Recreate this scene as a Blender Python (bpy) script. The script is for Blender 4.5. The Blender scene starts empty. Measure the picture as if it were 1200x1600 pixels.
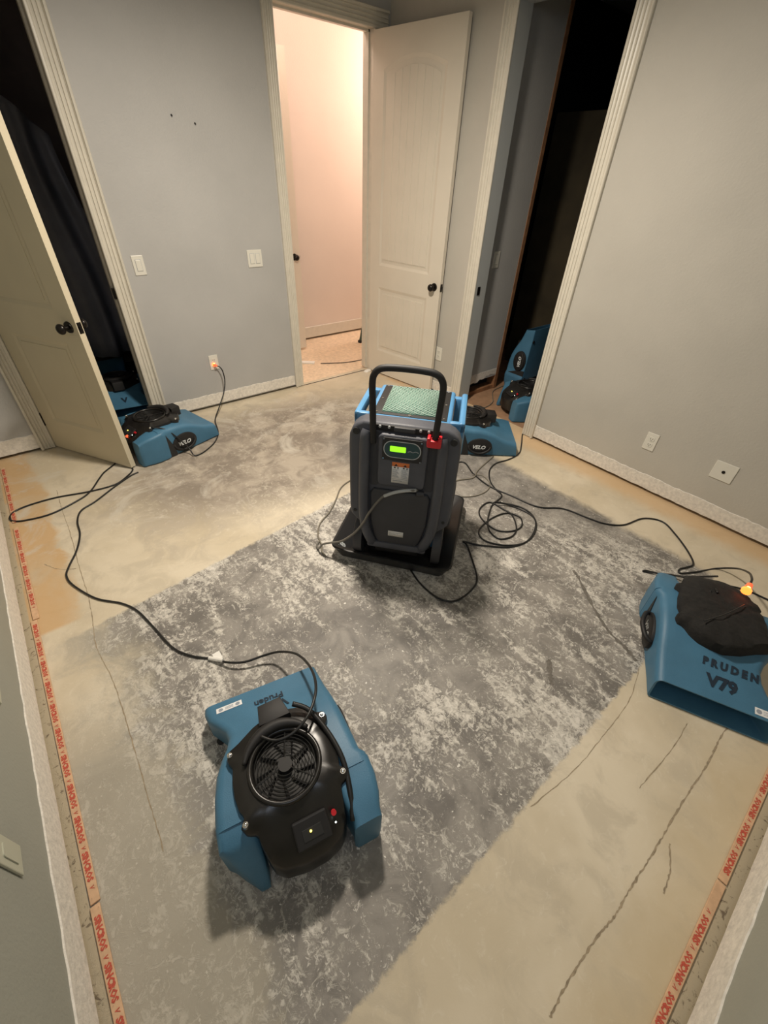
import bpy, bmesh, math, random
from mathutils import Vector, Matrix
random.seed(7)
S = bpy.context.scene
COL = S.collection
# ------------------------------------------------------------------ camera
PITCH, ROLL, YAW, F = math.radians(38.3486), math.radians(2.7227), math.radians(49.0697), 662.62
fw = Vector((math.cos(PITCH)*math.cos(YAW), math.cos(PITCH)*math.sin(YAW), -math.sin(PITCH)))
r0 = fw.cross(Vector((0, 0, 1))).normalized(); u0 = r0.cross(fw)
rt = r0*math.cos(ROLL)+u0*math.sin(ROLL); up = -r0*math.sin(ROLL)+u0*math.cos(ROLL)
cam = bpy.data.cameras.new('camera'); co = bpy.data.objects.new('camera', cam); COL.objects.link(co)
cam.sensor_fit = 'VERTICAL'; cam.sensor_height = 32.0; cam.lens = F/1600*32.0; cam.clip_start = 0.02
co.matrix_world = Matrix(((rt.x, up.x, -fw.x, 0), (rt.y, up.y, -fw.y, 0), (rt.z, up.z, -fw.z, 1.62), (0, 0, 0, 1)))
S.camera = co
# ------------------------------------------------------------------ world, lights, exposure
S.view_settings.view_transform = 'Standard'; S.view_settings.look = 'None'
S.view_settings.gamma = 1; S.view_settings.use_curve_mapping = False
S.view_settings.exposure = 0.0
w = bpy.data.worlds.new('world'); S.world = w; w.use_nodes = True
w.node_tree.nodes['Background'].inputs[0].default_value = (0.6, 0.7, 0.9, 1)
w.node_tree.nodes['Background'].inputs[1].default_value = 0.02
def light(name, kind, loc, power, color, size=.3, rot=(0, 0, 0), spread=180):
    l = bpy.data.lights.new(name, kind); l.energy = power; l.color = color
    if kind == 'AREA':
        l.shape = 'DISK'; l.size = size; l.spread = math.radians(spread)
    else:
        l.shadow_soft_size = size
    o = bpy.data.objects.new(name, l); COL.objects.link(o); o.location = loc; o.rotation_euler = rot
    return o
light('ceiling_lamp', 'AREA', (1.2, 1.75, 2.46), 72, (1.0, .893, .755), .24)
light('hall_lamp', 'POINT', (4.35, 4.35, 2.45), 60, (1.0, .79, .665), .09)
light('hall_lamp_near', 'POINT', (2.5, 3.98, 2.72), 11, (1.0, .78, .68), .08)
light('cool_fill', 'AREA', (-.22, -.22, 2.25), 6.5, (.76, .85, 1.0), .8, (math.radians(62), 0, math.radians(-42)))  # weak cool fill added behind the camera; its source is unseen

# ------------------------------------------------------------------ materials
def N(nt, t, **kw):
    n = nt.nodes.new(t)
    for k, v in kw.items(): setattr(n, k, v)
    return n
def mat(name, col, rough=.6, metal=0, spec=.5, emit=None, estr=0, noise=0, nscale=40, bump=0, bscale=200, coat=0):
    m = bpy.data.materials.new(name); m.use_nodes = True; nt = m.node_tree; b = nt.nodes['Principled BSDF']
    b.inputs['Base Color'].default_value = (*col, 1); b.inputs['Roughness'].default_value = rough
    b.inputs['Metallic'].default_value = metal; b.inputs['Specular IOR Level'].default_value = spec
    b.inputs['Coat Weight'].default_value = coat
    if emit: b.inputs['Emission Color'].default_value = (*emit, 1); b.inputs['Emission Strength'].default_value = estr
    tc = N(nt, 'ShaderNodeTexCoord')
    if noise:
        t = N(nt, 'ShaderNodeTexNoise'); t.inputs['Scale'].default_value = nscale; t.inputs['Detail'].default_value = 6
        nt.links.new(tc.outputs['Object'], t.inputs['Vector'])
        cr = N(nt, 'ShaderNodeValToRGB')
        cr.color_ramp.elements[0].position = .3; cr.color_ramp.elements[1].position = .7
        cr.color_ramp.elements[0].color = (*[c*(1-noise) for c in col], 1)
        cr.color_ramp.elements[1].color = (*[min(1, c*(1+noise)) for c in col], 1)
        nt.links.new(t.outputs['Fac'], cr.inputs['Fac']); nt.links.new(cr.outputs['Color'], b.inputs['Base Color'])
    if bump:
        t2 = N(nt, 'ShaderNodeTexNoise'); t2.inputs['Scale'].default_value = bscale; t2.inputs['Detail'].default_value = 3
        nt.links.new(tc.outputs['Object'], t2.inputs['Vector'])
        bp = N(nt, 'ShaderNodeBump'); bp.inputs['Strength'].default_value = bump; bp.inputs['Distance'].default_value = .002
        nt.links.new(t2.outputs['Fac'], bp.inputs['Height']); nt.links.new(bp.outputs['Normal'], b.inputs['Normal'])
    return m
M = dict(
    wall=mat('wall_paint', (.44, .435, .42), .55, noise=.04, nscale=3, bump=.5, bscale=90),
    wallr=mat('wall_paint_warm_cast', (.50, .475, .42), .6, noise=.04, nscale=3, bump=.5, bscale=90),  # same wall paint, with the warm cast of light put into the colour
    wallg=mat('wall_paint_dim_cast', (.33, .335, .29), .6, noise=.05, nscale=3, bump=.5, bscale=90),  # same wall paint, with dim greenish light put into the colour
    hallw=mat('hall_paint', (.72, .63, .56), .7, noise=.03, nscale=2, bump=.3, bscale=90),
    ceil=mat('ceiling_paint', (.75, .74, .70), .9),
    strip=mat('bare_drywall', (.74, .70, .63), .9, noise=.14, nscale=60, bump=.8, bscale=160),
    trim=mat('trim_enamel', (.66, .62, .53), .35, noise=.04, nscale=20),
    door=mat('door_enamel', (.70, .645, .545), .38, noise=.03, nscale=4, bump=.25, bscale=120),
    doorl=mat('door_enamel_shaded', (.61, .545, .40), .42, noise=.03, nscale=4, bump=.2, bscale=120),  # same cream enamel, with the left leaf's shade put into the colour
    bronze=mat('dark_bronze', (.018, .015, .013), .3, .6),
    plate=mat('ivory_plastic', (.72, .70, .62), .35),
    slot=mat('slot_dark', (.02, .02, .02), .6),
    blue=mat('blue_rotomould', (.056, .168, .275), .48, noise=.10, nscale=9, bump=.3, bscale=350),
    blued=mat('blue_rotomould_dusty', (.06, .17, .26), .6, noise=.18, nscale=14, bump=.3, bscale=350),
    bluel=mat('blue_machine', (.085, .25, .46), .4, noise=.06, nscale=8),
    black=mat('black_plastic', (.013, .012, .011), .3, noise=.3, nscale=15),
    blackm=mat('black_matte', (.012, .011, .011), .6),
    blackf=mat('black_filter', (.011, .010, .009), .85, noise=.4, nscale=60, bump=.6, bscale=120),
    rubber=mat('cord_rubber', (.010, .010, .010), .42),
    grey=mat('grey_rotomould', (.078, .082, .098), .5, noise=.12, nscale=10, bump=.35, bscale=300),
    greyd=mat('grey_rotomould_dark', (.048, .048, .053), .55, noise=.1, nscale=10, bump=.3, bscale=300),
    chrome=mat('bright_screw', (.8, .8, .78), .18, 1),
    wire=mat('black_wire', (.05, .05, .05), .28, .6),
    white=mat('sticker_white', (.80, .80, .80), .5, noise=.06, nscale=60),
    stick=mat('sticker_text_grey', (.30, .33, .38), .6),
    ink=mat('marker_ink', (.012, .025, .045), .5),
    inkw=mat('white_print', (.75, .78, .78), .5),
    orange=mat('sticker_orange', (.80, .22, .06), .5),
    red=mat('red_plastic', (.62, .02, .03), .35),
    lcd=mat('lcd_green', (.3, .9, .02), .4, emit=(.36, 1.0, .02), estr=.95),
    panel=mat('panel_glass', (.05, .085, .085), .2),
    outline=mat('panel_outline', (.5, .52, .52), .4),
    glow=mat('glow_orange', (1, .2, .05), .3, emit=(1, .13, .02), estr=4.5),
    glowh=mat('glow_core', (1, .6, .2), .3, emit=(1, .42, .08), estr=9),
    plugc=mat('plug_clear_amber', (.75, .18, .08), .25, emit=(1, .10, .03), estr=.9),
    led=mat('led_yellow', (1, .8, .1), .3, emit=(1, .8, .1), estr=6),
    ledw=mat('led_white', (1, 1, 1), .3, emit=(.9, 1, .95), estr=3),
    filt=mat('filter_green', (.07, .20, .155), .8, noise=.25, nscale=45),
    mesh=mat('mesh_metal', (.42, .56, .48), .5, 0),
    hose=mat('vinyl_hose', (.16, .15, .13), .3),
    hosel=mat('hose_clear', (.46, .47, .46), .25),
    hosef=mat('vinyl_hose_tan', (.20, .18, .14), .35),
    strips=mat('tack_wood', (.62, .40, .24), .7, noise=.12, nscale=50),
    redink=mat('tack_ink', (.50, .085, .05), .7, noise=.25, nscale=120),
    wood=mat('bare_stud', (.27, .13, .06), .7, noise=.3, nscale=18),
    wooddk=mat('dark_wood', (.045, .024, .014), .6, noise=.3, nscale=8),
    wooddk2=mat('dark_olive_board', (.055, .042, .022), .7, noise=.25, nscale=5),
    void=mat('unlit_black', (.02, .02, .022), .9),  # near-black colour stands in for the darkness inside the side rooms
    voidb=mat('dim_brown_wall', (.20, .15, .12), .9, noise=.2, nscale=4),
    sheet=mat('grey_plastic_sheet', (.30, .31, .37), .35, noise=.15, nscale=5),
    ladder=mat('ladder_green', (.03, .07, .045), .4),
    crack=mat('crack_dark', (.33, .265, .18), .95, noise=.3, nscale=60),
    tray=mat('tray_black', (.010, .010, .011), .38),
    tag=mat('tag_white', (.85, .83, .78), .4),
)
# floor material -------------------------------------------------------------
def floor_mat():
    m = bpy.data.materials.new('underlayment_floor'); m.use_nodes = True; nt = m.node_tree; b = nt.nodes['Principled BSDF']
    L = nt.links.new
    tc = N(nt, 'ShaderNodeTexCoord'); sep = N(nt, 'ShaderNodeSeparateXYZ'); L(tc.outputs['Object'], sep.inputs[0])
    def val(o): return o
    def mth(op, a, b_=None, c=None, clamp=False):
        n = N(nt, 'ShaderNodeMath', operation=op, use_clamp=clamp)
        for i, v in enumerate((a, b_, c)):
            if v is None: continue
            if isinstance(v, (int, float)): n.inputs[i].default_value = v
            else: L(v, n.inputs[i])
        return n.outputs[0]
    def noise(sc, det=5, rough=.55, dist=0, vec=None, off=0, sx=1, sy=1, rot=0):
        mp = N(nt, 'ShaderNodeMapping'); mp.inputs['Location'].default_value = (off, off*.7, off*.3)
        mp.inputs['Scale'].default_value = (sx, sy, 1); mp.inputs['Rotation'].default_value = (0, 0, rot)
        L(tc.outputs['Object'], mp.inputs[0])
        n = N(nt, 'ShaderNodeTexNoise'); n.inputs['Scale'].default_value = sc; n.inputs['Detail'].default_value = det
        n.inputs['Roughness'].default_value = rough; n.inputs['Distortion'].default_value = dist
        L(mp.outputs[0], n.inputs['Vector']); return n.outputs['Fac']
    def ss(x, a, b_):
        n = N(nt, 'ShaderNodeMapRange', interpolation_type='SMOOTHSTEP')
        L(x, n.inputs[0]); n.inputs[1].default_value = a; n.inputs[2].default_value = b_
        n.inputs[3].default_value = 0; n.inputs[4].default_value = 1; return n.outputs[0]
    def mix(f, c1, c2):
        n = N(nt, 'ShaderNodeMix', data_type='RGBA')
        if isinstance(f, (int, float)): n.inputs[0].default_value = f
        else: L(f, n.inputs[0])
        for i, c in ((6, c1), (7, c2)):
            if isinstance(c, tuple): n.inputs[i].default_value = (*c, 1)
            else: L(c, n.inputs[i])
        return n.outputs[2]
    X, Y = sep.outputs[0], sep.outputs[1]
    nbig = noise(1.6, 4, .6, .4); nmid = noise(6, 6, .65, .6, off=3); nfine = noise(21, 8, .74, 1.6, off=7)
    nfin2 = noise(58, 6, .75, 1.0, off=11, rot=.6); streak = noise(9, 6, .7, .5, off=5, sx=2.2, sy=.6, rot=.75)
    e = mth('MULTIPLY', mth('SUBTRACT', noise(22, 5, .7, .3, off=2), .5), .05)
    wob = mth('MULTIPLY', mth('SUBTRACT', nmid, .5), .5)
    # gray trowelled rectangle
    xe = mth('ADD', X, e); ye = mth('ADD', Y, e)
    top = mth('SUBTRACT', mth('ADD', mth('MULTIPLY', X, .105), 1.705), ye)       # >0 inside
    g1 = ss(top, -.006, .012)
    g2 = ss(mth('SUBTRACT', ye, .05), -.006, .010)
    g3 = ss(mth('SUBTRACT', 2.43, mth('ADD', X, mth('MULTIPLY', wob, .28))), -.03, .05)
    g4 = ss(mth('ADD', mth('ADD', X, .27), wob), -.12, .2)
    lowleft = mth('MULTIPLY', ss(mth('SUBTRACT', 1.25, mth('ADD', Y, wob)), -.15, .25), .75)   # gray wash also by left wall, near camera
    g4 = mth('MAXIMUM', g4, lowleft)
    G = mth('MULTIPLY', mth('MULTIPLY', g1, g2), mth('MULTIPLY', g3, g4))
    # brownish gray smear beyond the rectangle toward the back wall
    dx = mth('MULTIPLY', mth('SUBTRACT', X, 1.30), .80); dy = mth('MULTIPLY', mth('SUBTRACT', Y, 2.62), 1.40)
    d = mth('SQRT', mth('ADD', mth('MULTIPLY', dx, dx), mth('MULTIPLY', dy, dy)))
    Bm = mth('MULTIPLY', ss(mth('SUBTRACT', mth('ADD', 1.05, mth('MULTIPLY', wob, 1.6)), d), -.25, .35), ss(top, .012, -.006))
    Bm = mth('MULTIPLY', Bm, .95)
    # gray patch beyond machine to the right
    R = mth('MULTIPLY', mth('MULTIPLY', ss(mth('SUBTRACT', X, 1.45), -.1, .15), ss(mth('SUBTRACT', 2.32, mth('ADD', X, wob)), -.05, .1)),
            mth('MULTIPLY', ss(mth('SUBTRACT', 2.6, Y), -.1, .3), ss(top, .012, -.006)))
    G = mth('MAXIMUM', G, mth('MULTIPLY', R, .85))
    # colours
    cream = mix(ss(nbig, .35, .65), (.57, .49, .355), (.69, .61, .47))
    cream = mix(mth('MULTIPLY', ss(nmid, .48, .68), .5), cream, (.47, .41, .31))
    cream = mix(mth('MULTIPLY', ss(nfine, .54, .68), .35), cream, (.74, .68, .56))
    # ochre glue staining near left wall and near right wall
    och1 = mth('MULTIPLY', ss(mth('SUBTRACT', -.22, mth('ADD', X, mth('MULTIPLY', wob, .35))), 0, .05), ss(mth('SUBTRACT', Y, 1.75), 0, .03))
    och1 = mth('MULTIPLY', och1, ss(nbig, .3, .55))
    och2 = mth('MULTIPLY', ss(mth('SUBTRACT', mth('ADD', X, mth('MULTIPLY', wob, .3)), 2.68), 0, .15), .6)
    och3 = mth('MULTIPLY', ss(mth('SUBTRACT', -.2, mth('ADD', Y, mth('MULTIPLY', wob, .5))), 0, .25), .45)
    cream = mix(mth('MULTIPLY', och1, .75), cream, (.56, .34, .14))
    cream = mix(och2, cream, (.66, .42, .20)); cream = mix(och3, cream, (.50, .38, .20))
    gdark = mix(ss(nmid, .35, .65), (.15, .138, .124), (.29, .268, .238))
    dens = mth('ADD', mth('MULTIPLY', mth('SUBTRACT', nbig, .5), .55), mth('MULTIPLY', mth('SUBTRACT', streak, .5), .55))
    spk = ss(mth('ADD', nfine, dens), .47, .60)
    spk2 = ss(mth('ADD', nfin2, mth('MULTIPLY', dens, .8)), .52, .62)
    # whiter toward the camera side of the patch, plainer gray toward the right wall
    plain = ss(mth('SUBTRACT', mth('ADD', X, mth('MULTIPLY', wob, .9)), mth('SUBTRACT', 2.5, mth('MULTIPLY', Y, .62))), -.15, .35)
    keep = mth('SUBTRACT', 1, mth('MULTIPLY', plain, .85))
    gcol = mix(mth('MULTIPLY', mth('MULTIPLY', spk, .8), keep), gdark, (.56, .53, .47))
    gcol = mix(mth('MULTIPLY', mth('MULTIPLY', spk2, .72), keep), gcol, (.74, .70, .63))
    drop = ss(noise(60, 2, .4, 0, off=21), .70, .745)
    gcol = mix(mth('MULTIPLY', drop, .9), gcol, (.80, .77, .70))
    washy = ss(mth('SUBTRACT', -.12, mth('ADD', X, wob)), -.1, .12)
    gcol = mix(mth('MULTIPLY', washy, .65), gcol, (.36, .34, .285))
    bcol = mix(ss(nmid, .38, .66), (.225, .19, .155), (.43, .375, .305))
    bcol = mix(mth('MULTIPLY', ss(mth('ADD', nfine, mth('MULTIPLY', dens, .6)), .52, .72), .65), bcol, (.64, .585, .48))
    col = mix(Bm, cream, bcol)
    patch2 = mth('MULTIPLY', ss(noise(2.3, 5, .7, 1, off=31), .53, .66), mth('MULTIPLY', ss(mth('SUBTRACT', Y, 1.85), 0, .3), .6))
    col = mix(patch2, col, (.60, .56, .48))
    col = mix(G, col, gcol)
    # pitted dark rubble along the walls, outside the tack strips
    edge = mth('MAXIMUM', ss(mth('SUBTRACT', -.432, X), 0, .004), ss(mth('SUBTRACT', -.452, Y), 0, .004))
    pit = ss(noise(30, 5, .7, 1.5, off=41), .56, .66)
    col = mix(edge, col, (.50, .42, .29)); col = mix(mth('MULTIPLY', mth('MULTIPLY', edge, pit), .8), col, (.10, .065, .04))
    L(col, b.inputs['Base Color']); b.inputs['Roughness'].default_value = .68
    rg = mth('SUBTRACT', .72, mth('MULTIPLY', G, .14)); L(rg, b.inputs['Roughness'])
    bp = N(nt, 'ShaderNodeBump'); bp.inputs['Strength'].default_value = .45; bp.inputs['Distance'].default_value = .003
    L(mth('ADD', mth('ADD', nmid, mth('MULTIPLY', nfine, .5)), mth('MULTIPLY', mth('MULTIPLY', spk, G), .5)), bp.inputs['Height'])
    L(bp.outputs['Normal'], b.inputs['Normal'])
    return m
M['floor'] = floor_mat()
M['hallf'] = mat('hall_subfloor', (.76, .60, .43), .8, noise=.13, nscale=34, bump=.4, bscale=60)
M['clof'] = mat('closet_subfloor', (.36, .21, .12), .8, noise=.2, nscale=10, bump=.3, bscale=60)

# ------------------------------------------------------------------ object helpers
def link(name, me, m, parent=None, smooth=False):
    if m is not None and not me.materials: me.materials.append(m)
    if smooth:
        for p in me.polygons: p.use_smooth = True
    o = bpy.data.objects.new(name, me); COL.objects.link(o)
    if parent is not None: o.parent = parent
    return o
def obj(name, bm, m, parent=None, smooth=False, angle=None):
    bmesh.ops.recalc_face_normals(bm, faces=bm.faces)
    if angle:
        smooth = True
        for e in bm.edges:
            if len(e.link_faces) == 2 and e.calc_face_angle(0) > math.radians(angle): e.smooth = False
    me = bpy.data.meshes.new(name); bm.to_mesh(me); bm.free()
    return link(name, me, m, parent, smooth)
def tag(o, label, cat, group=None):
    o['label'] = label; o['category'] = cat
    if group: o['group'] = group
    return o
def lab(o, label): o['label'] = label; return o
def struct(o): o['kind'] = 'structure'; return o
def empty(name, loc=(0, 0, 0), rz=0, mtx=None):
    o = bpy.data.objects.new(name, None); COL.objects.link(o); o.empty_display_size = .1
    if mtx is not None: o.matrix_world = mtx
    else: o.location = loc; o.rotation_euler = (0, 0, rz)
    return o
def box(bm, a, b, bev=0, seg=2, mtx=None):
    a, b = Vector(a), Vector(b); c = (a+b)/2; s = b-a
    t = bmesh.new(); bmesh.ops.create_cube(t, size=1)
    bmesh.ops.scale(t, vec=s, verts=t.verts); bmesh.ops.translate(t, vec=c, verts=t.verts)
    if bev: bmesh.ops.bevel(t, geom=t.edges[:], offset=bev, segments=seg, profile=.5, affect='EDGES')
    if mtx is not None: bmesh.ops.transform(t, matrix=mtx, verts=t.verts)
    join(bm, t)
def join(bm, t):
    me = bpy.data.meshes.new('tmp'); t.to_mesh(me); t.free(); bm.from_mesh(me); bpy.data.meshes.remove(me)
def bx(a, b, bev=0, seg=2):
    bm = bmesh.new(); box(bm, a, b, bev, seg); return bm
def cyl(bm, p0, p1, r0, r1=None, n=20, cap=True):
    r1 = r0 if r1 is None else r1
    p0, p1 = Vector(p0), Vector(p1); d = p1-p0
    t = bmesh.new(); bmesh.ops.create_cone(t, cap_ends=cap, segments=n, radius1=r0, radius2=r1, depth=d.length)
    q = d.to_track_quat('Z', 'Y').to_matrix().to_4x4(); q.translation = (p0+p1)/2
    bmesh.ops.transform(t, matrix=q, verts=t.verts); join(bm, t)
def loft(bm, rings, cap=True, close=True):
    vs = [[bm.verts.new(p) for p in r] for r in rings]; n = len(vs[0])
    for i in range(len(vs)-1):
        for j in range(n if close else n-1):
            k = (j+1) % n
            bm.faces.new((vs[i][j], vs[i][k], vs[i+1][k], vs[i+1][j]))
    if cap: bm.faces.new(vs[0][::-1]); bm.faces.new(vs[-1])
    return vs
def smooth_path(P, sub=6, closed=False):
    P = [Vector(p) for p in P]; out = []; n = len(P)
    for i in range(n if closed else n-1):
        if closed: a, b, c, d = P[(i-1) % n], P[i], P[(i+1) % n], P[(i+2) % n]
        else: a, b, c, d = P[max(i-1, 0)], P[i], P[i+1], P[min(i+2, n-1)]
        for k in range(sub):
            t = k/sub
            out.append(.5*((2*b)+(c-a)*t+(2*a-5*b+4*c-d)*t*t+(3*b-a-3*c+d)*t**3))
    if not closed: out.append(P[-1])
    return out
def tube(bm, P, r, n=8, sub=6, closed=False, rr=None, flat=None):
    Q = smooth_path(P, sub, closed) if sub > 1 else [Vector(p) for p in P]
    rings = []; m_ = len(Q); prev = None
    for i, q in enumerate(Q):
        t = (Q[(i+1) % m_]-Q[i-1]) if closed else (Q[min(i+1, m_-1)]-Q[max(i-1, 0)])
        if t.length < 1e-9: t = Vector((0, 0, 1))
        t.normalize()
        if prev is None:
            a = Vector((0, 0, 1)) if abs(t.z) < .9 else Vector((0, 1, 0)); nrm = (a-t*a.dot(t)).normalized()
        else:
            nrm = prev-t*prev.dot(t); nrm = nrm.normalized() if nrm.length > 1e-6 else prev
        prev = nrm; bi = t.cross(nrm); rad = rr(i/(m_-1)) if rr else r
        fl = flat if flat else 1
        rings.append([q+(nrm*math.cos(2*math.pi*k/n)*rad*fl+bi*math.sin(2*math.pi*k/n)*rad) for k in range(n)])
    if closed: rings.append(rings[0]); vs = loft_closed(bm, rings)
    else: loft(bm, rings)
def loft_closed(bm, rings):
    rings = rings[:-1]; vs = [[bm.verts.new(p) for p in r] for r in rings]; n = len(vs[0]); m_ = len(vs)
    for i in range(m_):
        for j in range(n):
            k = (j+1) % n; i2 = (i+1) % m_
            bm.faces.new((vs[i][j], vs[i][k], vs[i2][k], vs[i2][j]))
def prism(bm, pts, z0, z1, axis='z', bev=0, seg=2):
    """polygon (u,v) extruded along axis between z0 and z1"""
    def P(u, v, w_): return {'z': (u, v, w_), 'y': (u, w_, v), 'x': (w_, u, v)}[axis]
    t = bmesh.new()
    a = [t.verts.new(P(u, v, z0)) for u, v in pts]; b = [t.verts.new(P(u, v, z1)) for u, v in pts]
    n = len(pts); t.faces.new(a[::-1]); top = t.faces.new(b)
    for i in range(n): t.faces.new((a[i], a[(i+1) % n], b[(i+1) % n], b[i]))
    bmesh.ops.recalc_face_normals(t, faces=t.faces)
    if bev: bmesh.ops.bevel(t, geom=[e for e in top.edges], offset=bev, segments=seg, profile=.5, affect='EDGES')
    join(bm, t)
def rrect(x0, x1, y0, y1, r, n=5):
    out = []
    for cx, cy, a0 in ((x1-r, y1-r, 0), (x0+r, y1-r, 90), (x0+r, y0+r, 180), (x1-r, y0+r, 270)):
        for k in range(n+1):
            a = math.radians(a0+90*k/n); out.append((cx+r*math.cos(a), cy+r*math.sin(a)))
    return out
def sphere(bm, c, r, sc=(1, 1, 1), u=14, v=8):
    t = bmesh.new(); bmesh.ops.create_uvsphere(t, u_segments=u, v_segments=v, radius=r)
    bmesh.ops.scale(t, vec=sc, verts=t.verts); bmesh.ops.translate(t, vec=c, verts=t.verts); join(bm, t)
def text_mesh(s, size, bold=0, shear=0, ext=.0004, res=2):
    cu = bpy.data.curves.new('txt', 'FONT'); cu.body = s; cu.size = size; cu.align_x = 'CENTER'; cu.align_y = 'CENTER'
    cu.offset = bold; cu.shear = shear; cu.extrude = ext; cu.resolution_u = res
    o = bpy.data.objects.new('txt', cu); COL.objects.link(o)
    dg = bpy.context.evaluated_depsgraph_get()
    me = bpy.data.meshes.new_from_object(o.evaluated_get(dg)); bpy.data.objects.remove(o); bpy.data.curves.remove(cu)
    me.materials.clear()
    return me
def place(me, fn):
    for v in me.vertices: v.co = fn(v.co)
    return me
def copy_tree(o, parent=None):
    c = o.copy(); COL.objects.link(c)
    if parent is not None: c.parent = parent
    for ch in list(o.children): copy_tree(ch, c)
    return c

# ================================================================== SETTING
XR, YB, XL, YN, ZC = 2.916, 3.548, -.455, -.48, 3.0
DH = 2.44   # door head height
G0 = .022   # walls stop just above the slab
struct(obj('floor', bx((-.75, -.8, -.08), (3.0, 3.60, 0)), M['floor']))
struct(obj('ceiling', bx((-.7, -.7, ZC), (7.5, 6.6, ZC+.05)), M['ceil']))
# back wall (two openings)
D1 = (-.085, .612); D2 = (1.965, 2.765); D3 = (1.672, 2.39)
def wall_y(name, y0, y1, spans, m):
    bm = bmesh.new()
    for (x0, x1, z0, z1) in spans: box(bm, (x0, y0, z0), (x1, y1, z1))
    return struct(obj(name, bm, m))
wall_y('wall_back', YB, YB+.12, [(-.60, D1[0]-.01, G0, ZC), (D1[0]-.01, D1[1]+.01, DH+.02, ZC), (D1[1]+.01, D2[0]-.01, G0, ZC),
                               (D2[0]-.01, D2[1]+.01, DH+.02, ZC), (D2[1]+.01, 3.05, G0, ZC)], M['wall'])
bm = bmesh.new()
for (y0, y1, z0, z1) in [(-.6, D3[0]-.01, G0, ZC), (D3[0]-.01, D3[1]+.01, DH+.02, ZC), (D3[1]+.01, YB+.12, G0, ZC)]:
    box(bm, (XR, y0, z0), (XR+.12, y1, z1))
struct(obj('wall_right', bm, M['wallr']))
struct(obj('wall_left', bx((XL-.12, YN-.12, G0+.01), (XL, YB+.1, ZC)), M['wallg']))
struct(obj('wall_near', bx((XL-.12, YN-.12, G0+.01), (XR+.12, YN, ZC)), M['wallg']))
# unpainted strips where the baseboards were
def strip(name, a, b, n, z0, z1, thick=.004, seg=70, jit=.004, seed=0):
    rnd = random.Random(seed); a, b = Vector((*a, 0)), Vector((*b, 0)); n = Vector((*n, 0)); bm = bmesh.new(); rings = []
    for i in range(seg+1):
        p = a.lerp(b, i/seg); t = z1+rnd.uniform(-jit, jit)+.0008*math.sin(i*.7); q = z0+rnd.uniform(-jit, jit)*.5
        rings.append([p+Vector((0, 0, q)), p+n*thick+Vector((0, 0, q)), p+n*thick+Vector((0, 0, t-.002)), p+Vector((0, 0, t))])
    loft(bm, rings); return struct(obj(name, bm, M['strip']))
strip('baseboard_back', (D1[1]+.09, YB), (D2[0]-.09, YB), (0, -1), .030, .118, seed=1)
strip('baseboard_back_left', (XL, YB), (D1[0]-.085, YB), (0, -1), .025, .128, seg=12, seed=2)
strip('baseboard_right', (XR, -.48), (XR, D3[0]-.1), (-1, 0), .024, .118, seed=3)
strip('baseboard_right_far', (XR, D3[1]+.1), (XR, YB), (-1, 0), .024, .112, seg=20, seed=6)
strip('baseboard_left', (XL, -.47), (XL, YB), (1, 0), .034, .158, seg=90, seed=4)
strip('baseboard_near', (XL, YN), (XR, YN), (0, 1), .034, .160, seg=90, seed=5)

# fluted casings --------------------------------------------------------------
def casing_profile(w_):
    # (across, out) : inner bead, three flutes, thick outer bead
    pts = [(0, 0), (0, .010), (.004, .014), (.014, .014)]
    x = .016; step = (w_-.036)/3
    for k in range(3):
        pts += [(x, .0145), (x+step*.12, .0095), (x+step*.5, .0075), (x+step*.88, .0095), (x+step, .0145)]; x += step
    pts += [(w_-.018, .012), (w_-.014, .021), (w_-.004, .022), (w_, .017), (w_, 0)]
    return pts
def casing(name, w_, f, z0=0.006, z1=None):
    """f(across, out, z) -> world point; vertical run"""
    bm = bmesh.new(); pr = casing_profile(w_)
    loft(bm, [[Vector(f(a, o, z)) for a, o in pr] for z in (z0, z1 or DH+.005)])
    return struct(obj(name, bm, M['trim']))
def head(name, w_, f, s0, s1):
    bm = bmesh.new(); pr = casing_profile(w_)
    loft(bm, [[Vector(f(s, o, a)) for a, o in pr] for s in (s0, s1)])
    return struct(obj(name, bm, M['trim']))
cw = .098
casing('trim_1', cw, lambda a, o, z: (D1[1]+a, YB-o, z), z1=DH)
casing('trim_2', .086, lambda a, o, z: (D1[0]-a, YB-o, z), z1=DH)
casing('trim_3', .082, lambda a, o, z: (D2[0]-a, YB-o, z), z1=DH)
casing('trim_4', .082, lambda a, o, z: (D2[1]+a, YB-o, z), z1=DH)
casing('trim_5', .100, lambda a, o, z: (XR-o, D3[0]-a, z), z1=DH)
casing('trim_6', .100, lambda a, o, z: (XR-o, D3[1]+a, z), z1=DH)
head('trim_7', .10, lambda s, o, a: (s, YB-o, DH+a), D1[0]-.086, D1[1]+cw)
head('trim_8', .10, lambda s, o, a: (s, YB-o, DH+a), D2[0]-.082, D2[1]+.125)
head('trim_9', .10, lambda s, o, a: (XR-o, s, DH+a), D3[0]-.1, D3[1]+.1)
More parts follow.
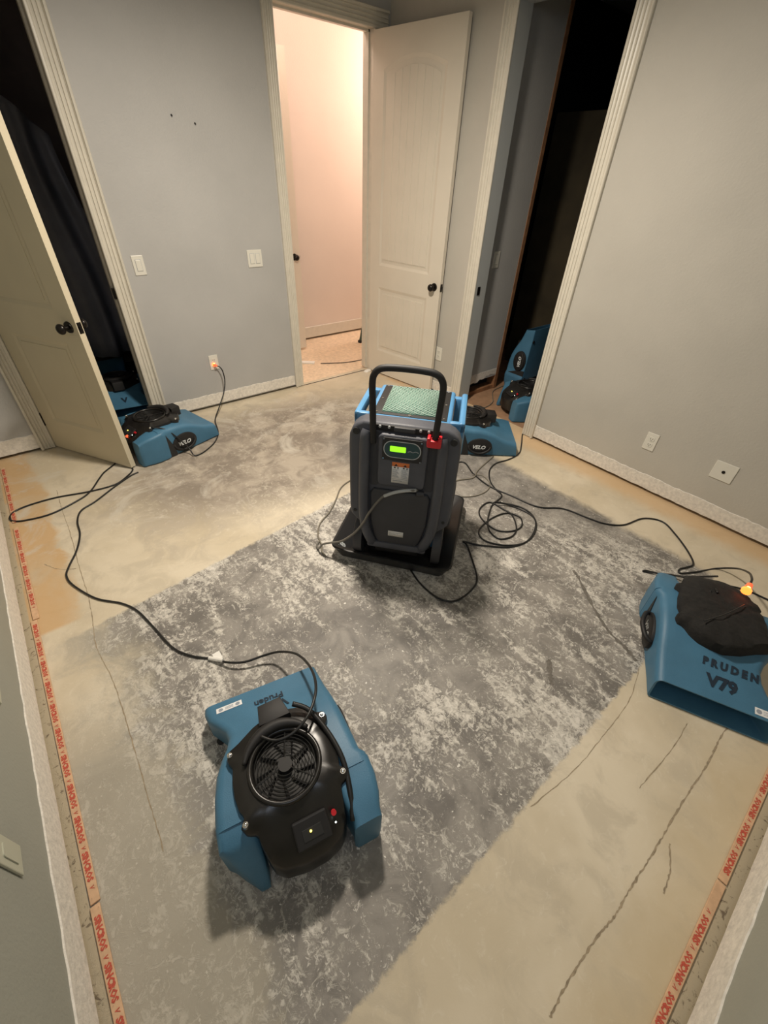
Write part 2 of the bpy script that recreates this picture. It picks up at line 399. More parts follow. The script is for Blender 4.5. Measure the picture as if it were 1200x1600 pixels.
# jambs
def jamb(name, parts, m=M['trim']):
    bm = bmesh.new()
    for a, b in parts: box(bm, a, b)
    return struct(obj(name, bm, m))
j1 = jamb('trim_10', [((D1[1], YB-.002, 0.004), (D1[1]+.015, YB+.125, DH)), ((D1[0]-.015, YB-.002, 0.004), (D1[0], YB+.125, DH)), ((D1[0]-.015, YB-.002, DH), (D1[1]+.015, YB+.125, DH+.015)),
                      ((D1[1]-.012, YB+.045, 0.004), (D1[1], YB+.08, DH)), ((D1[0], YB+.045, 0.004), (D1[0]+.012, YB+.08, DH))])
j2 = jamb('trim_11', [((D2[1], YB-.002, 0.004), (D2[1]+.015, YB+.125, DH)), ((D2[0]-.015, YB-.002, 0.004), (D2[0], YB+.125, DH)), ((D2[0]-.015, YB-.002, DH), (D2[1]+.015, YB+.125, DH+.015)),
                      ((D2[1]-.012, YB+.045, 0.004), (D2[1], YB+.08, DH)), ((D2[0], YB+.045, 0.004), (D2[0]+.012, YB+.08, DH)), ((D2[0], YB+.045, DH-.012), (D2[1], YB+.08, DH))])
M['jambb'] = mat('jamb_grey', (.42, .44, .44), .5)
j3 = jamb('trim_12', [((XR-.002, D3[1], 0.004), (XR+.125, D3[1]+.015, DH)), ((XR-.002, D3[0]-.015, 0.004), (XR+.125, D3[0], DH)), ((XR-.002, D3[0]-.015, DH), (XR+.125, D3[1]+.015, DH+.015)),
                      ], M['jambb'])
def strike(parent, a, b): return obj('strike_plate', bx(a, b, .001, 1), M['bronze'], parent)
strike(j1, (D1[1]-.014, YB+.012, .90), (D1[1]+.001, YB+.04, .965))
strike(j2, (D2[0]-.001, YB+.012, .90), (D2[0]+.004, YB+.04, .965))
strike(j3, (XR+.02, D3[1]-.004, .905), (XR+.05, D3[1]+.001, .965))

# doors ------------------------------------------------------------------------
def arch_panel(u0, u1, v0, v1, rise, n=16):
    pts = [(u0, v0), (u1, v0), (u1, v1)]
    if rise:
        for k in range(1, n): 
            t = k/n; pts.append((u1+(u0-u1)*t, v1+rise*math.sin(math.pi*t)**.9))
    pts.append((u0, v1)); return pts
def scaled(pts, d):
    cx = sum(p[0] for p in pts)/len(pts); xs = [p[0] for p in pts]; ys = [p[1] for p in pts]
    x0, x1, y0, y1 = min(xs), max(xs), min(ys), max(ys)
    fx = (x1-x0-2*d)/(x1-x0); fy = (y1-y0-2*d)/(y1-y0)
    return [((x0+x1)/2+(x-(x0+x1)/2)*fx, (y0+y1)/2+(y-(y0+y1)/2)*fy) for x, y in pts]
def make_door(name, W, H, hinge, tip, m, face, knob_z=.905, both=True, z0=.012, planks=True, boards=True):
    """leaf local frame: x along width from hinge, z up, thickness on +y side; face = -1 or +1 : side (y) carrying the detail seen"""
    hx, hy = hinge; tx, ty = tip; ang = math.atan2(ty-hy, tx-hx)
    root = struct(empty(name, (hx, hy, 0), ang))
    T = .035
    ya, yb = (0, T)
    cr = .007
    bm = bmesh.new(); box(bm, (0, ya+cr, z0), (W, yb-cr, H))
    P1 = arch_panel(.11, W-.13, .985, 2.225, .062); P2 = arch_panel(.11, W-.13, .235, .81, 0)
    for s in (-1, 1):
        yo, yi = (ya, ya+cr) if s < 0 else (yb-cr, yb)
        e = .0004
        for (a, b, c, d) in ((0, .11, z0, H), (W-.13, W, z0, H), (.11, W-.13, z0, .235), (.11, W-.13, .81, .985)):
            box(bm, (a, yo, c), (b, yi, d))
        arch = [(p[0], p[1]) for p in P1[2:]]
        prism(bm, [(W-.13, H)]+arch+[(.11, H)], yo, yi, 'y')
        # sloped sticking (moulding) around panels
        for P in (P1, P2):
            Q = scaled(P, .022); yo_ = ya if s < 0 else yb; yi_ = ya+cr if s < 0 else yb-cr
            ym = yo_-(-s)*0  # flush outer edge
            v0 = [Vector((x, yo_, z)) for x, z in P]; v1 = [Vector((x, yi_+(.0005*s), z)) for x, z in Q]
            vo = [bm.verts.new(v) for v in v0]; vi = [bm.verts.new(v) for v in v1]
            for i in range(len(P)):
                k = (i+1) % len(P); bm.faces.new((vo[i], vo[k], vi[k], vi[i]))
    leaf = obj('leaf', bm, m, root)
    # raised field of each panel: tongue and groove boards
    for s in (-1, 1):
        yi = ya+cr if s < 0 else yb-cr; yo = ya+.001 if s < 0 else yb-.001
        for P, rise in ((P1, 1), (P2, 0)):
            Q = scaled(P, .045)
            bmr = bmesh.new(); prism(bmr, Q, yi, yi+(yo-yi)*.45, 'y')
            fld = obj('panel', bmr, m, root)
            if (not planks and s != face) or not boards: continue
            q0 = min(p[0] for p in Q); q1 = max(p[0] for p in Q); zb = min(p[1] for p in Q); nb = 7
            def ztop(x):
                c = [(p[0], p[1]) for p in Q[2:]] if rise else [(q1, Q[2][1]), (q0, Q[2][1])]
                for (xa, za), (xb, zb_) in zip(c, c[1:]):
                    if min(xa, xb)-1e-6 <= x <= max(xa, xb)+1e-6 and abs(xa-xb) > 1e-9:
                        return za+(zb_-za)*(x-xa)/(xb-xa)
                return c[0][1]
            for k in range(nb):
                xa = q0+(q1-q0)*k/nb+.0035; xb = q0+(q1-q0)*(k+1)/nb-.0035
                pl = bmesh.new(); prism(pl, [(xa, zb+.006), (xb, zb+.006), (xb, ztop(xb)-.006), ((xa+xb)/2, ztop((xa+xb)/2)-.006), (xa, ztop(xa)-.006)], yi+(yo-yi)*.4, yo, 'y', bev=.0012, seg=1)
                obj('plank', pl, m, fld)
    # knobs
    for s in (-1, 1):
        if s == -face and not both: continue
        y = ya if s < 0 else yb; kx = W-.062
        b2 = bmesh.new(); cyl(b2, (kx, y, knob_z), (kx, y+s*.008, knob_z), .031, .028, 28); ro = obj('rose', b2, M['bronze'], root, angle=35)
        b2 = bmesh.new(); cyl(b2, (kx, y+s*.006, knob_z), (kx, y+s*.032, knob_z), .011, .010, 16)
        sphere(b2, (kx, y+s*.048, knob_z), .028, (1, .74, 1), 22, 14)
        obj('knob', b2, M['bronze'], root, angle=50)
    b2 = bmesh.new(); box(b2, (W-.001, T/2-.0125, knob_z-.029), (W+.0015, T/2+.0125, knob_z+.029)); box(b2, (W, T/2-.008, knob_z-.010), (W+.009, T/2+.008, knob_z+.010), .002)
    obj('latch', b2, M['bronze'], root)
    for hz in (.22, 1.22, 2.2):
        if hz > H: continue
        b2 = bmesh.new(); yk = yb if (face > 0 or name == 'door_2') else ya
        cyl(b2, (-.004, yk, hz-.045), (-.004, yk, hz+.045), .0075, n=12); box(b2, (-.002, yk-.004, hz-.045), (.001, yk+.003, hz+.045))
        obj('hinge', b2, M['bronze'], root)
    return root
L1 = .70; a1 = math.atan2(-.61, .345)
make_door('door_1', L1, 2.425, (D1[0]+.004, YB-.012), (D1[0]+.004+L1*math.cos(a1), YB-.012+L1*math.sin(a1)), M['doorl'], -1, planks=False, boards=False)
L2 = .815; a2 = math.atan2(-.785, .105)
make_door('door_2', L2, 2.43, (D2[1]-.012, YB-.015), (D2[1]-.012+L2*math.cos(a2), YB-.015+L2*math.sin(a2)), M['door'], -1, planks=False)

# hall beyond the back doorway ------------------------------------------------------
HF = 4.81
struct(obj('floor_hall', bx((.95, YB+.05, -.06), (6.3, HF+.3, -.012)), M['hallf']))
struct(obj('wall_hall_far', bx((1.0, HF, .006), (6.3, HF+.1, ZC)), M['hallw']))
struct(obj('wall_hall_left', bx((1.45, YB+.12, .012), (1.55, HF, ZC)), M['hallw']))
struct(obj('wall_hall_right', bx((6.2, YB+.12, .012), (6.3, HF, ZC)), M['hallw']))
wall_y('wall_hall_near', YB+.121, YB+.14, [(.9, D2[0]-.01, .012, ZC), (D2[0]-.01, D2[1]+.01, DH+.02, ZC), (D2[1]+.01, 6.3, .012, ZC)], M['hallw'])
struct(obj('baseboard_hall', bx((1.55, HF-.014, .010), (6.2, HF, .135), .003, 1), M['trim']))
sill = struct(obj('trim_13', bx((D2[0], YB-.006, -.012), (D2[1], YB+.002, .003)), M['slot']))
make_door('door_3', .76, 2.43, (2.575-.76, 4.50), (2.575, 4.50), M['door'], -1, knob_z=.93, planks=False)
tag(obj('wood_strip', bx((0, 0, 0), (.62, .055, .014), .002), M['tag']), 'white painted wood strip lying flat on the hall subfloor', 'strip')
o = bpy.data.objects['wood_strip']; o.location = (1.90, 4.41, -.012); o.rotation_euler = (0, 0, math.radians(-39))
# OSB strands suggested by material; torn patch at threshold corner
# closet on the right ------------------------------------------------------------------
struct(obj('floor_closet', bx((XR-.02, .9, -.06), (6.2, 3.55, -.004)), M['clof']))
CW = 2.45
bm = bmesh.new()
for (x0, x1, z0, z1) in ((XR+.12, 3.485, .13, ZC),): box(bm, (x0, CW, z0), (x1, CW+.012, z1))
wc = struct(obj('wall_closet', bm, M['wall']))
b2 = bmesh.new(); rnd = random.Random(3); pts = [(XR+.12, .13)]
for k in range(13): pts.append((XR+.12+k*.0304, .10+.05*k/12+rnd.uniform(-.012, .012)))
pts.append((3.485, .14)); pts.append((3.485, .2)); pts.append((XR+.12, .2)); prism(b2, pts, CW-.002, CW+.012, 'y'); obj('torn_edge', b2, M['strip'], wc)
struct(obj('trim_14', bx((3.485, CW-.004, 0), (3.525, CW+.095, ZC), .001, 1), M['wood']))   # exposed stud
struct(obj('trim_15', bx((XR+.12, CW+.002, -.004), (3.485, CW+.09, .034)), M['wood']))       # bottom plate
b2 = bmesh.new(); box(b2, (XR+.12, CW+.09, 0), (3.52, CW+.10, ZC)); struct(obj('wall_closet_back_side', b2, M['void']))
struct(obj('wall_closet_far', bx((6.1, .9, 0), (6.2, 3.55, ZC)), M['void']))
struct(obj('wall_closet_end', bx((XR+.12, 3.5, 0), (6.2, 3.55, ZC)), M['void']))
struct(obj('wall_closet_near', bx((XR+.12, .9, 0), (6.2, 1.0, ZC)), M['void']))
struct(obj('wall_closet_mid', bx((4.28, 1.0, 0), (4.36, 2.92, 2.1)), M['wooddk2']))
# dark room on the left
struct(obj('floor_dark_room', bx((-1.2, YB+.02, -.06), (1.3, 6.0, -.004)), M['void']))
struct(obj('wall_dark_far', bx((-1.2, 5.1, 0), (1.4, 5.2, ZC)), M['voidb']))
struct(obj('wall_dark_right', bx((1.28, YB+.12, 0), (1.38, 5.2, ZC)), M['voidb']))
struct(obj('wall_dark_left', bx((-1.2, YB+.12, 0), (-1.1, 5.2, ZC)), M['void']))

# floor cracks -----------------------------------------------------------------------
FL = bpy.data.objects['floor']
def ribbon(name, P, wd, seed, sub=10):
    rnd = random.Random(seed); Q = smooth_path([(x, y, 0) for x, y in P], sub); bm = bmesh.new(); L_, R_ = [], []
    for i, q in enumerate(Q):
        t = (Q[min(i+1, len(Q)-1)]-Q[max(i-1, 0)]).normalized(); n = Vector((-t.y, t.x, 0)); q = q+n*rnd.uniform(-.0015, .0015)
        w2 = wd*(.35+rnd.random())*.5
        L_.append(bm.verts.new(q+n*w2+Vector((0, 0, .0007)))); R_.append(bm.verts.new(q-n*w2+Vector((0, 0, .0007))))
    for i in range(len(Q)-1): bm.faces.new((R_[i], R_[i+1], L_[i+1], L_[i]))
    return obj(name, bm, M['crack'], FL)
ribbon('crack', [(-.172, 2.94), (-.179, 2.74), (-.183, 2.45), (-.196, 2.10), (-.201, 1.89), (-.219, 1.69), (-.233, 1.56), (-.217, 1.36), (-.218, 1.17), (-.225, .975), (-.231, .81), (-.236, .666)], .0035, 1)
ribbon('crack', [(1.62, -.285), (1.484, -.281), (1.347, -.285), (1.193, -.279), (1.018, -.278), (.887, -.276), (.79, -.273), (.702, -.273), (.608, -.263), (.49, -.258), (.395, -.263)], .0055, 2, 14)
ribbon('crack', [(1.452, -.179), (1.302, -.181), (1.08, -.165)], .003, 3)
ribbon('crack', [(1.551, .055), (1.375, .011), (1.18, .004), (.961, .007), (.737, .037)], .0028, 4)
ribbon('crack', [(-.33, 2.25), (-.28, 2.17), (-.21, 2.12)], .003, 5)
M['scuff'] = mat('dark_scuff', (.15, .135, .115), .8, noise=.3, nscale=60)
def scuff(P, wd, sd):
    o = ribbon('scuff', P, wd, sd); o.data.materials.clear(); o.data.materials.append(M['scuff'])
scuff([(1.84, .55), (1.807, .495), (1.701, .363), (1.62, .236), (1.595, .146), (1.565, .075)], .018, 11)
scuff([(1.267, .319), (1.215, .28), (1.172, .244)], .022, 12)
ribbon('crack', [(1.0, -.30), (.93, -.33), (.86, -.34)], .0045, 6)

# carpet tack strips ----------------------------------------------------------------------
def tack_strip(x0, x1, along, fixed, label, grp):
    """strip on the slab; text reads along -y on the left wall, along +x on the near wall"""
    Ln = abs(x1-x0); W = .024
    if along == 'y': root = empty('tack_strip', (fixed, max(x0, x1), 0), -math.pi/2)
    else: root = empty('tack_strip', (min(x0, x1), fixed, 0), 0)
    tag(root, label, 'tack strip', grp)
    obj('wood_strip', bx((0, 0, 0), (Ln, W, .0065), .0012, 1), M['strips'], root)
    word = text_mesh('SINCROS', .0205, .0011, 0, .0003, 1)
    chk = text_mesh('V', .015, .0003, .3, .0003, 1)
    x = .07
    while x < Ln-.05:
        for me, dx, nm in ((word, 0, 'lettering'), (chk, .058, 'lettering')):
            o = link(nm, me, M['redink'], root); o.location = (x+dx, W*.5, .0069)
        x += .115
    b2 = bmesh.new(); x = .05
    while x < Ln:
        cyl(b2, (x, W*.3, .006), (x+.001, W*.3, .0115), .0007, .0003, 5); cyl(b2, (x+.03, W*.72, .006), (x+.031, W*.72, .0115), .0007, .0003, 5); x += .06
    obj('nails', b2, M['chrome'], root)['kind'] = 'stuff'
tack_strip(-.46, .66, 'y', -.433, 'wooden tack strip with red lettering along left wall, piece nearest the camera', 'tack strips on the left')
tack_strip(.665, 1.87, 'y', -.430, 'wooden tack strip with red lettering along left wall, middle piece', 'tack strips on the left')
tack_strip(1.875, 2.66, 'y', -.420, 'wooden tack strip with faded red lettering at left wall, below the cord loop', 'tack strips on the left')
tack_strip(2.72, 3.42, 'y', -.418, 'stained tack strip piece by the left wall nearest the half-open cream door', 'tack strips on the left')
tack_strip(.10, 1.02, 'x', -.452, 'wooden tack strip with red lettering in the bottom right corner of the photo', 'tack strips on the near wall')
tack_strip(1.025, 2.2, 'x', -.452, 'wooden tack strip at the right frame edge beneath the V79 air mover', 'tack strips on the near wall')

# wall plates ---------------------------------------------------------------------------
def plate_root(name, loc, rz, label, cat, grp=None):
    return tag(empty(name, loc, rz), label, cat, grp)     # local: x right, z up, -y out of the wall
def switch_plate(loc, rz, gangs, label, wd=None):
    r = plate_root('light_switch', loc, rz, label, 'light switch'); wd = wd or (.072 if gangs == 1 else .118)
    obj('cover_plate', bx((-wd/2, -.006, -.058), (wd/2, 0, .058), .0025), M['plate'], r)
    for g in range(gangs):
        cx = (g-(gangs-1)/2)*.046
        obj('rocker_gap', bx((cx-.0185, -.0066, -.035), (cx+.0185, -.004, .035), .001), M['stick'], r)
        obj('rocker', bx((cx-.0165, -.0095, -.033), (cx+.0165, -.005, .033), .002), M['plate'], r)
def outlet(loc, rz, label, dx=0):
    r = plate_root('wall_outlet', loc, rz, label, 'outlet')
    obj('cover_plate', bx((-.036, -.006, -.058), (.036, 0, .058), .0025), M['plate'], r)
    for s in (-1, 1):
        b2 = bmesh.new(); prism(b2, rrect(-.017, .017, s*.0195-.0145, s*.0195+.0145, .008), -.0085, -.005, 'y'); rc = obj('receptacle', b2, M['plate'], r)
        b2 = bmesh.new()
        for x in (-.0065, .0065): box(b2, (x-.0012, -.0091, s*.0195-.003), (x+.0012, -.0084, s*.0195+.006))
        cyl(b2, (0, -.0091, s*.0195-.008), (0, -.0084, s*.0195-.008), .0022, n=8); obj('slots', b2, M['slot'], rc)
    b2 = bmesh.new(); cyl(b2, (0, -.0075, 0), (0, -.005, 0), .003, n=10); obj('screw', b2, M['plate'], r)
    return r
switch_plate((.800, YB, 1.09), 0, 1, 'white single rocker light switch left of the two-rocker one')
switch_plate((1.634, YB, 1.085), 0, 2, 'white double rocker light switch beside the hall doorway')
outlet((1.158, YB, .375), 0, 'white wall outlet with a glowing orange plug in it')
outlet((XR, 2.70, .366), math.radians(-90), 'small white outlet on gray wall behind the open cream door')
outlet((XR, .762, .338), math.radians(-90), 'ivory duplex outlet on the right wall, left of the coax plate')
r = plate_root('cable_plate', (XR, .332, .332), math.radians(-90), 'square ivory cable jack plate low on the right wall', 'cable plate')
obj('cover_plate', bx((-.058, -.006, -.056), (.058, 0, .056), .0025), M['plate'], r)
b2 = bmesh.new(); cyl(b2, (0, -.010, 0), (0, -.004, 0), .009, n=14); obj('jack', b2, M['bronze'], r)
b2 = bmesh.new(); cyl(b2, (0, -.0075, .038), (0, -.005, .038), .003, n=10); obj('screw', b2, M['plate'], r)
switch_plate((3.18, CW, 1.13), 0, 1, 'dim light switch inside the dark closet on the right')
M['plateg'] = mat('olive_plate', (.48, .48, .38), .5)
for y, lb in ((.72, 'pale cover plate on the left wall at the lower left frame edge'), (1.235, 'pale cover plate sliver on the left wall, upper of two at left frame edge')):
    r = plate_root('cover_plate', (XL, y, .385), math.radians(90), lb, 'cover plate')
    obj('plate', bx((-.036, -.006, -.058), (.036, 0, .058), .0025), M['plateg'], r)
    b2 = bmesh.new(); prism(b2, rrect(-.017, .017, -.034, .034, .006), -.0085, -.005, 'y'); obj('insert', b2, M['plateg'], r)
for i, (x, z) in enumerate(((1.217, 1.862), (1.353, 1.835))):
    b2 = bmesh.new(); cyl(b2, (x, YB-.004, z), (x, YB+.0, z), .005, .006, 10); cyl(b2, (x, YB-.014, z-.004), (x, YB, z), .0022, n=8)
    tag(obj('screw_anchor', b2, M['slot'], angle=40), ('small dark screw anchor in gray wall, left of a pair', 'small dark screw anchor in gray wall, right of a pair')[i], 'screw anchor', 'wall anchors')

# ================================================================== AIR MOVERS
ST = [  # y, xl, xr, ztop
    (.285, -.207, .207, .104), (.262, -.209, .209, .110), (.225, -.200, .211, .121), (.185, -.172, .214, .134), (.150, -.150, .217, .152), (.115, -.142, .219, .170),
    (.080, -.152, .221, .184), (.045, -.172, .223, .195), (0, -.192, .225, .203), (-.06, -.206, .228, .208), (-.105, -.212, .230, .209),
    (-.122, -.214, .244, .209), (-.150, -.216, .246, .207)]
def ztop_at(y):
    for a, b in zip(ST, ST[1:]):
        if b[0] <= y <= a[0]: return b[3]+(a[3]-b[3])*(y-b[0])/(a[0]-b[0])
    return ST[0][3] if y > ST[0][0] else ST[-1][3]
def section(y, xl, xr, z0, z1, rt_=.030, rb=.012, shear=0, n=5):
    pts = []
    r = min(rt_, (z1-z0)*.45)
    for cx, cz, a0, rr_ in ((xr-r, z1-r, 0, r), (xl+r, z1-r, 90, r), (xl+rb, z0+rb, 180, rb), (xr-rb, z0+rb, 270, rb)):
        for k in range(n+1):
            a = math.radians(a0+90*k/n); x = cx+rr_*math.cos(a); z = cz+rr_*math.sin(a)
            pts.append(Vector((x, y+shear*(z-z1)/(z1-z0), z)))
    return pts
def inlet_ring(bm, cx, cy, z, R, r, n=48, m_=10):
    tube(bm, [(cx+R*math.cos(2*math.pi*k/n), cy+R*math.sin(2*math.pi*k/n), z) for k in range(n)], r, m_, 1, True)
OUT = [(.05, .10), (0, .105), (-.06, .085), (-.112, .055), (-.148, .040), (-.152, .012), (-.140, -.01), (-.148, -.05), (-.150, -.09), (-.145, -.13), (-.134, -.150), (-.148, -.170), (-.136, -.190),
       (-.112, -.195), (-.108, -.23), (-.096, -.265), (-.07, -.288), (-.01, -.300), (.05, -.300), (.095, -.288), (.122, -.262), (.132, -.225), (.138, -.185), (.165, -.175), (.170, -.150), (.152, -.138),
       (.160, -.10), (.163, -.04), (.152, -.005), (.170, .015), (.165, .042), (.140, .048), (.115, .075), (.085, .092)]
CX, CY, RI = .004, -.072, .100
def out_r(a):
    d = Vector((math.cos(a), math.sin(a))); best = .1
    for i in range(len(OUT)):
        p, q = Vector(OUT[i])-Vector((CX, CY)), Vector(OUT[(i+1) % len(OUT)])-Vector((CX, CY)); e = q-p
        den = d.x*e.y-d.y*e.x
        if abs(den) < 1e-9: continue
        t = (p.x*e.y-p.y*e.x)/den; s = (p.x*d.y-p.y*d.x)/den
        if t > 0 and -1e-6 <= s <= 1+1e-6: best = max(best, t)
    return best
def make_fan():
    root = empty('air_mover')
    # blue shell: wedge with an open mouth
    bm = bmesh.new(); rings = []
    z0 = .004
    inner = []
    for y, dy, ins in ((.285, 0, .007), (.20, 0, .009), (.10, 0, .03)):
        inner.append(section(y, -.207+ins if y > .25 else -.165+ins, .207-ins if y > .25 else .20-ins, z0+ins*.8, (.104 if y > .25 else ztop_at(y)-.012)-ins*.6, .02, .008, -.018 if y > .25 else 0))
    rings = inner[::-1]
    for i, (y, xl, xr, zt) in enumerate(ST): rings.append(section(y, xl, xr, z0, zt, .030, .010, -.018 if i == 0 else (-.012 if i == 1 else 0)))
    loft(bm, rings)
    obj('shell', bm, M['blue'], root, angle=45)
    # two rear arms
    for side in (-1, 1):
        bm = bmesh.new()
        if side < 0: st = [(-.135, -.215, -.108, .206), (-.19, -.217, -.112, .190), (-.205, -.200, -.112, .17), (-.235, -.178, -.112, .12), (-.262, -.155, -.115, .07), (-.275, -.145, -.118, .035)]
        else: st = [(-.135, .118, .246, .206), (-.19, .125, .246, .200), (-.235, .133, .238, .192), (-.270, .140, .225, .180), (-.292, .136, .222, .172), (-.300, .142, .212, .13)]
        loft(bm, [section(y, a, b, .004, t, .02, .01) for y, a, b, t in st]); obj('arm', bm, M['blue'], root, angle=45)
    # black intake housing
    n = 120; bm = bmesh.new(); rings = []
    A = [2*math.pi*k/n for k in range(n)]
    def zt(x, y, base): return base-max(0, -.165-y)*.62
    def ring(f, zf, circ=None):
        out = []
        for a in A:
            Ro = out_r(a); R = circ if circ is not None else Ro*f
            if circ is None and f < 1: R = RI*1.12+(Ro-RI*1.12)*f
            x, y = CX+R*math.cos(a), CY+R*math.sin(a); out.append(Vector((x, y, zf(x, y))))
        return out
    rings = [ring(1, lambda x, y: .05 if y < -.17 else .17), ring(1, lambda x, y: zt(x, y, .214)), ring(.96, lambda x, y: zt(x, y, .222)), ring(.55, lambda x, y: zt(x, y, .232)), ring(.15, lambda x, y: zt(x, y, .238)),
             ring(0, lambda x, y: .238, RI), ring(0, lambda x, y: .228, RI*.95), ring(0, lambda x, y: .214, RI*.90), ring(0, lambda x, y: .2135, RI*.5)]
    loft(bm, rings); hs = obj('intake_housing', bm, M['black'], root, angle=40)
    bm = bmesh.new(); inlet_ring(bm, CX, CY, .240, RI*1.02, .0075); obj('inlet_ring', bm, M['black'], hs, True)
    bm = bmesh.new()
    for k in range(7): inlet_ring(bm, CX, CY, .236, .030+k*.0098, .0014, 40, 5)
    for k in range(3):
        a = math.radians(75+120*k); d = Vector((math.cos(a), math.sin(a), 0)); c = Vector((CX, CY, .2385)); tube(bm, [c+d*.018, c+d*RI*.98], .0020, 6, 1)
    obj('wire_grille', bm, M['wire'], hs)
    bm = bmesh.new(); cyl(bm, (CX, CY, .18), (CX, CY, .240), .024, .021, 24); obj('hub', bm, M['blackm'], hs, angle=40)
    bm = bmesh.new()
    for k in range(9):
        a = 2*math.pi*k/9; p = []
        for (rr_, da, z) in ((.035, 0, .222), (.085, .32, .226), (.085, .42, .217), (.035, .1, .216)):
            p.append(bm.verts.new((CX+rr_*math.cos(a+da), CY+rr_*math.sin(a+da), z)))
        bm.faces.new(p)
    obj('blower_blades', bm, M['blackm'], hs)
    # cord hook: hood over the front of the inlet
    bm = bmesh.new(); prism(bm, [(-.040, .060), (-.030, .128), (.045, .132), (.062, .062)], .19, .258, 'z', bev=.008); obj('cord_hook', bm, M['blackm'], root, angle=40)
    bm = bmesh.new(); tube(bm, [(CX+.118*math.cos(math.radians(a)), CY+.118*math.sin(math.radians(a)), .249) for a in range(38, 160, 12)], .017, 12, 3, rr=lambda t: .006+.013*math.sin(math.pi*t)); obj('cord_guard', bm, M['blackm'], root, True)
    # screws on lugs
    for (x, y) in ((-.140, .028), (.154, .028), (-.134, -.170), (.154, -.158)):
        bm = bmesh.new(); cyl(bm, (x, y, .214), (x, y, .228), .009, .008, 14); sphere(bm, (x, y, .228), .0065, (1, 1, .6), 12, 8); obj('screw', bm, M['chrome'], root, angle=40)
    # sloped control panel at the back
    T = Matrix.Translation((.028, -.245, .1905)) @ Matrix.Rotation(math.radians(31.8), 4, 'X')
    def tb(name, a, b, m, bev=0, parent=root):
        q = bmesh.new(); box(q, a, b, bev, 2, T); return obj(name, q, m, parent)
    cp = tb('control_panel', (-.052, -.040, -.006), (.048, .034, .006), M['blackm'], .005)
    tb('display', (-.030, -.022, .005), (.026, .008, .0075), M['slot'], .001, cp)
    q = bmesh.new(); sphere(q, T @ Vector((-.006, -.001, .008)), .0032, u=8, v=6); obj('indicator_light', q, M['led'], cp)
    q = bmesh.new(); cyl(q, T @ Vector((.066, .012, -.002)), T @ Vector((.066, .012, .008)), .0075, n=14); lab(obj('reset_button', q, M['red'], cp), 'red round button')
    q = bmesh.new(); sphere(q, T @ Vector((.064, -.012, .006)), .0026, u=8, v=6); obj('indicator_light', q, M['ledw'], cp)
    # oval handle plate low on the right-hand side
    bm = bmesh.new(); n = 28
    t_ = bmesh.new(); pr = [(.015+.092*math.cos(2*math.pi*k/n), .077+.066*math.sin(2*math.pi*k/n)) for k in range(n)]
    prism(bm, pr, .214, .2345, 'x', bev=.005); pl = obj('handle_plate', bm, M['blackm'], root, angle=40)
    me = text_mesh('VELO', .040, .0012, .25, .0006); place(me, lambda c: Vector((.2352+c.z, .008+c.x, .074+c.y))); lab(link('lettering', me, M['inkw'], pl), 'white slanted VELO lettering')
    bm = bmesh.new(); tube(bm, [(.226, -.066, .085), (.238, -.06, .06), (.240, -.02, .032), (.240, .04, .030), (.238, .085, .06), (.226, .094, .085)], .008, 8, 4); obj('carry_handle', bm, M['blackm'], root, True)
    bm = bmesh.new(); prism(bm, [(-.116, .006), (-.060, .006), (-.070, .08), (-.108, .175)], .205, .2335, 'x'); obj('side_recess', bm, M['slot'], root)
    # rubber base lip
    bm = bmesh.new()
    for (x, y) in ((-.18, .20), (.19, .20), (-.18, -.14), (.20, -.14)): cyl(bm, (x, y, 0), (x, y, .006), .014, n=12)
    obj('feet', bm, M['blackm'], root)
    return root
def on_slope(me, x0, y0, flip=False, dz=.0022):
    def f(c):
        x, y = (c.x, c.y) if not flip else (-c.x, -c.y)
        x += x0; y += y0
        return Vector((x, y, ztop_at(y)+dz+c.z))
    return place(me, f)
def fan_sticker(root, x, y, w_, h_):
    bm = bmesh.new(); rs = []
    for yy in (y-h_/2, y+h_/2):
        rs.append([(x-w_/2, yy, ztop_at(yy)+.0012), (x+w_/2, yy, ztop_at(yy)+.0012)])
    v = [bm.verts.new(p) for p in (rs[0][0], rs[0][1], rs[1][1], rs[1][0])]; bm.faces.new(v); s = obj('sticker', bm, M['white'], root)
    bm = bmesh.new()
    for dx in (-.33, .33):
        vv = []
        for k in range(12):
            a = k*math.pi/6; yy = y+math.sin(a)*h_*.32; vv.append(bm.verts.new((x+dx*w_+math.cos(a)*h_*.36, yy, ztop_at(yy)+.0016)))
        bm.faces.new(vv)
    for k in (-1, 0, 1):
        yy = y+k*h_*.2; vv = [bm.verts.new((x+a*w_, yy+b, ztop_at(yy)+.0016)) for a, b in ((-.16, -.001), (.16, -.001), (.16, .001), (-.16, .001))]; bm.faces.new(vv)
    obj('sticker_print', bm, M['stick'], s)
def orient(o, c, axis, tilt=None):
    ax = Vector((*axis, 0)).normalized(); r_ = Vector((ax.y, -ax.x, 0))
    o.matrix_world = Matrix(((r_.x, ax.x, 0, c[0]), (r_.y, ax.y, 0, c[1]), (0, 0, 1, c[2] if len(c) > 2 else 0), (0, 0, 0, 1)))
    return o
GF = 'low blue air movers drying the floor'
proto = make_fan()
fans = [proto]+[copy_tree(proto) for _ in range(6)]
f1, f2, f3, f4, f5, f6, f7 = fans
orient(f1, (.155, .63), (.2284, .9736))
tag(f1, 'blue air mover with black round intake in the foreground, nearest the camera', 'air mover', GF)
orient(f2, (.578, 3.175), (.973, .229))
tag(f2, 'blue air mover by the left doorway, beside the tip of the half-open door', 'air mover', GF)
orient(f3, (1.80, -.09), (-.913, -.408))
tag(f3, 'blue air mover stenciled V79 at the right edge, covered by a black filter', 'air mover', GF)
orient(f4, (2.486, 1.83), (.72, -.69))
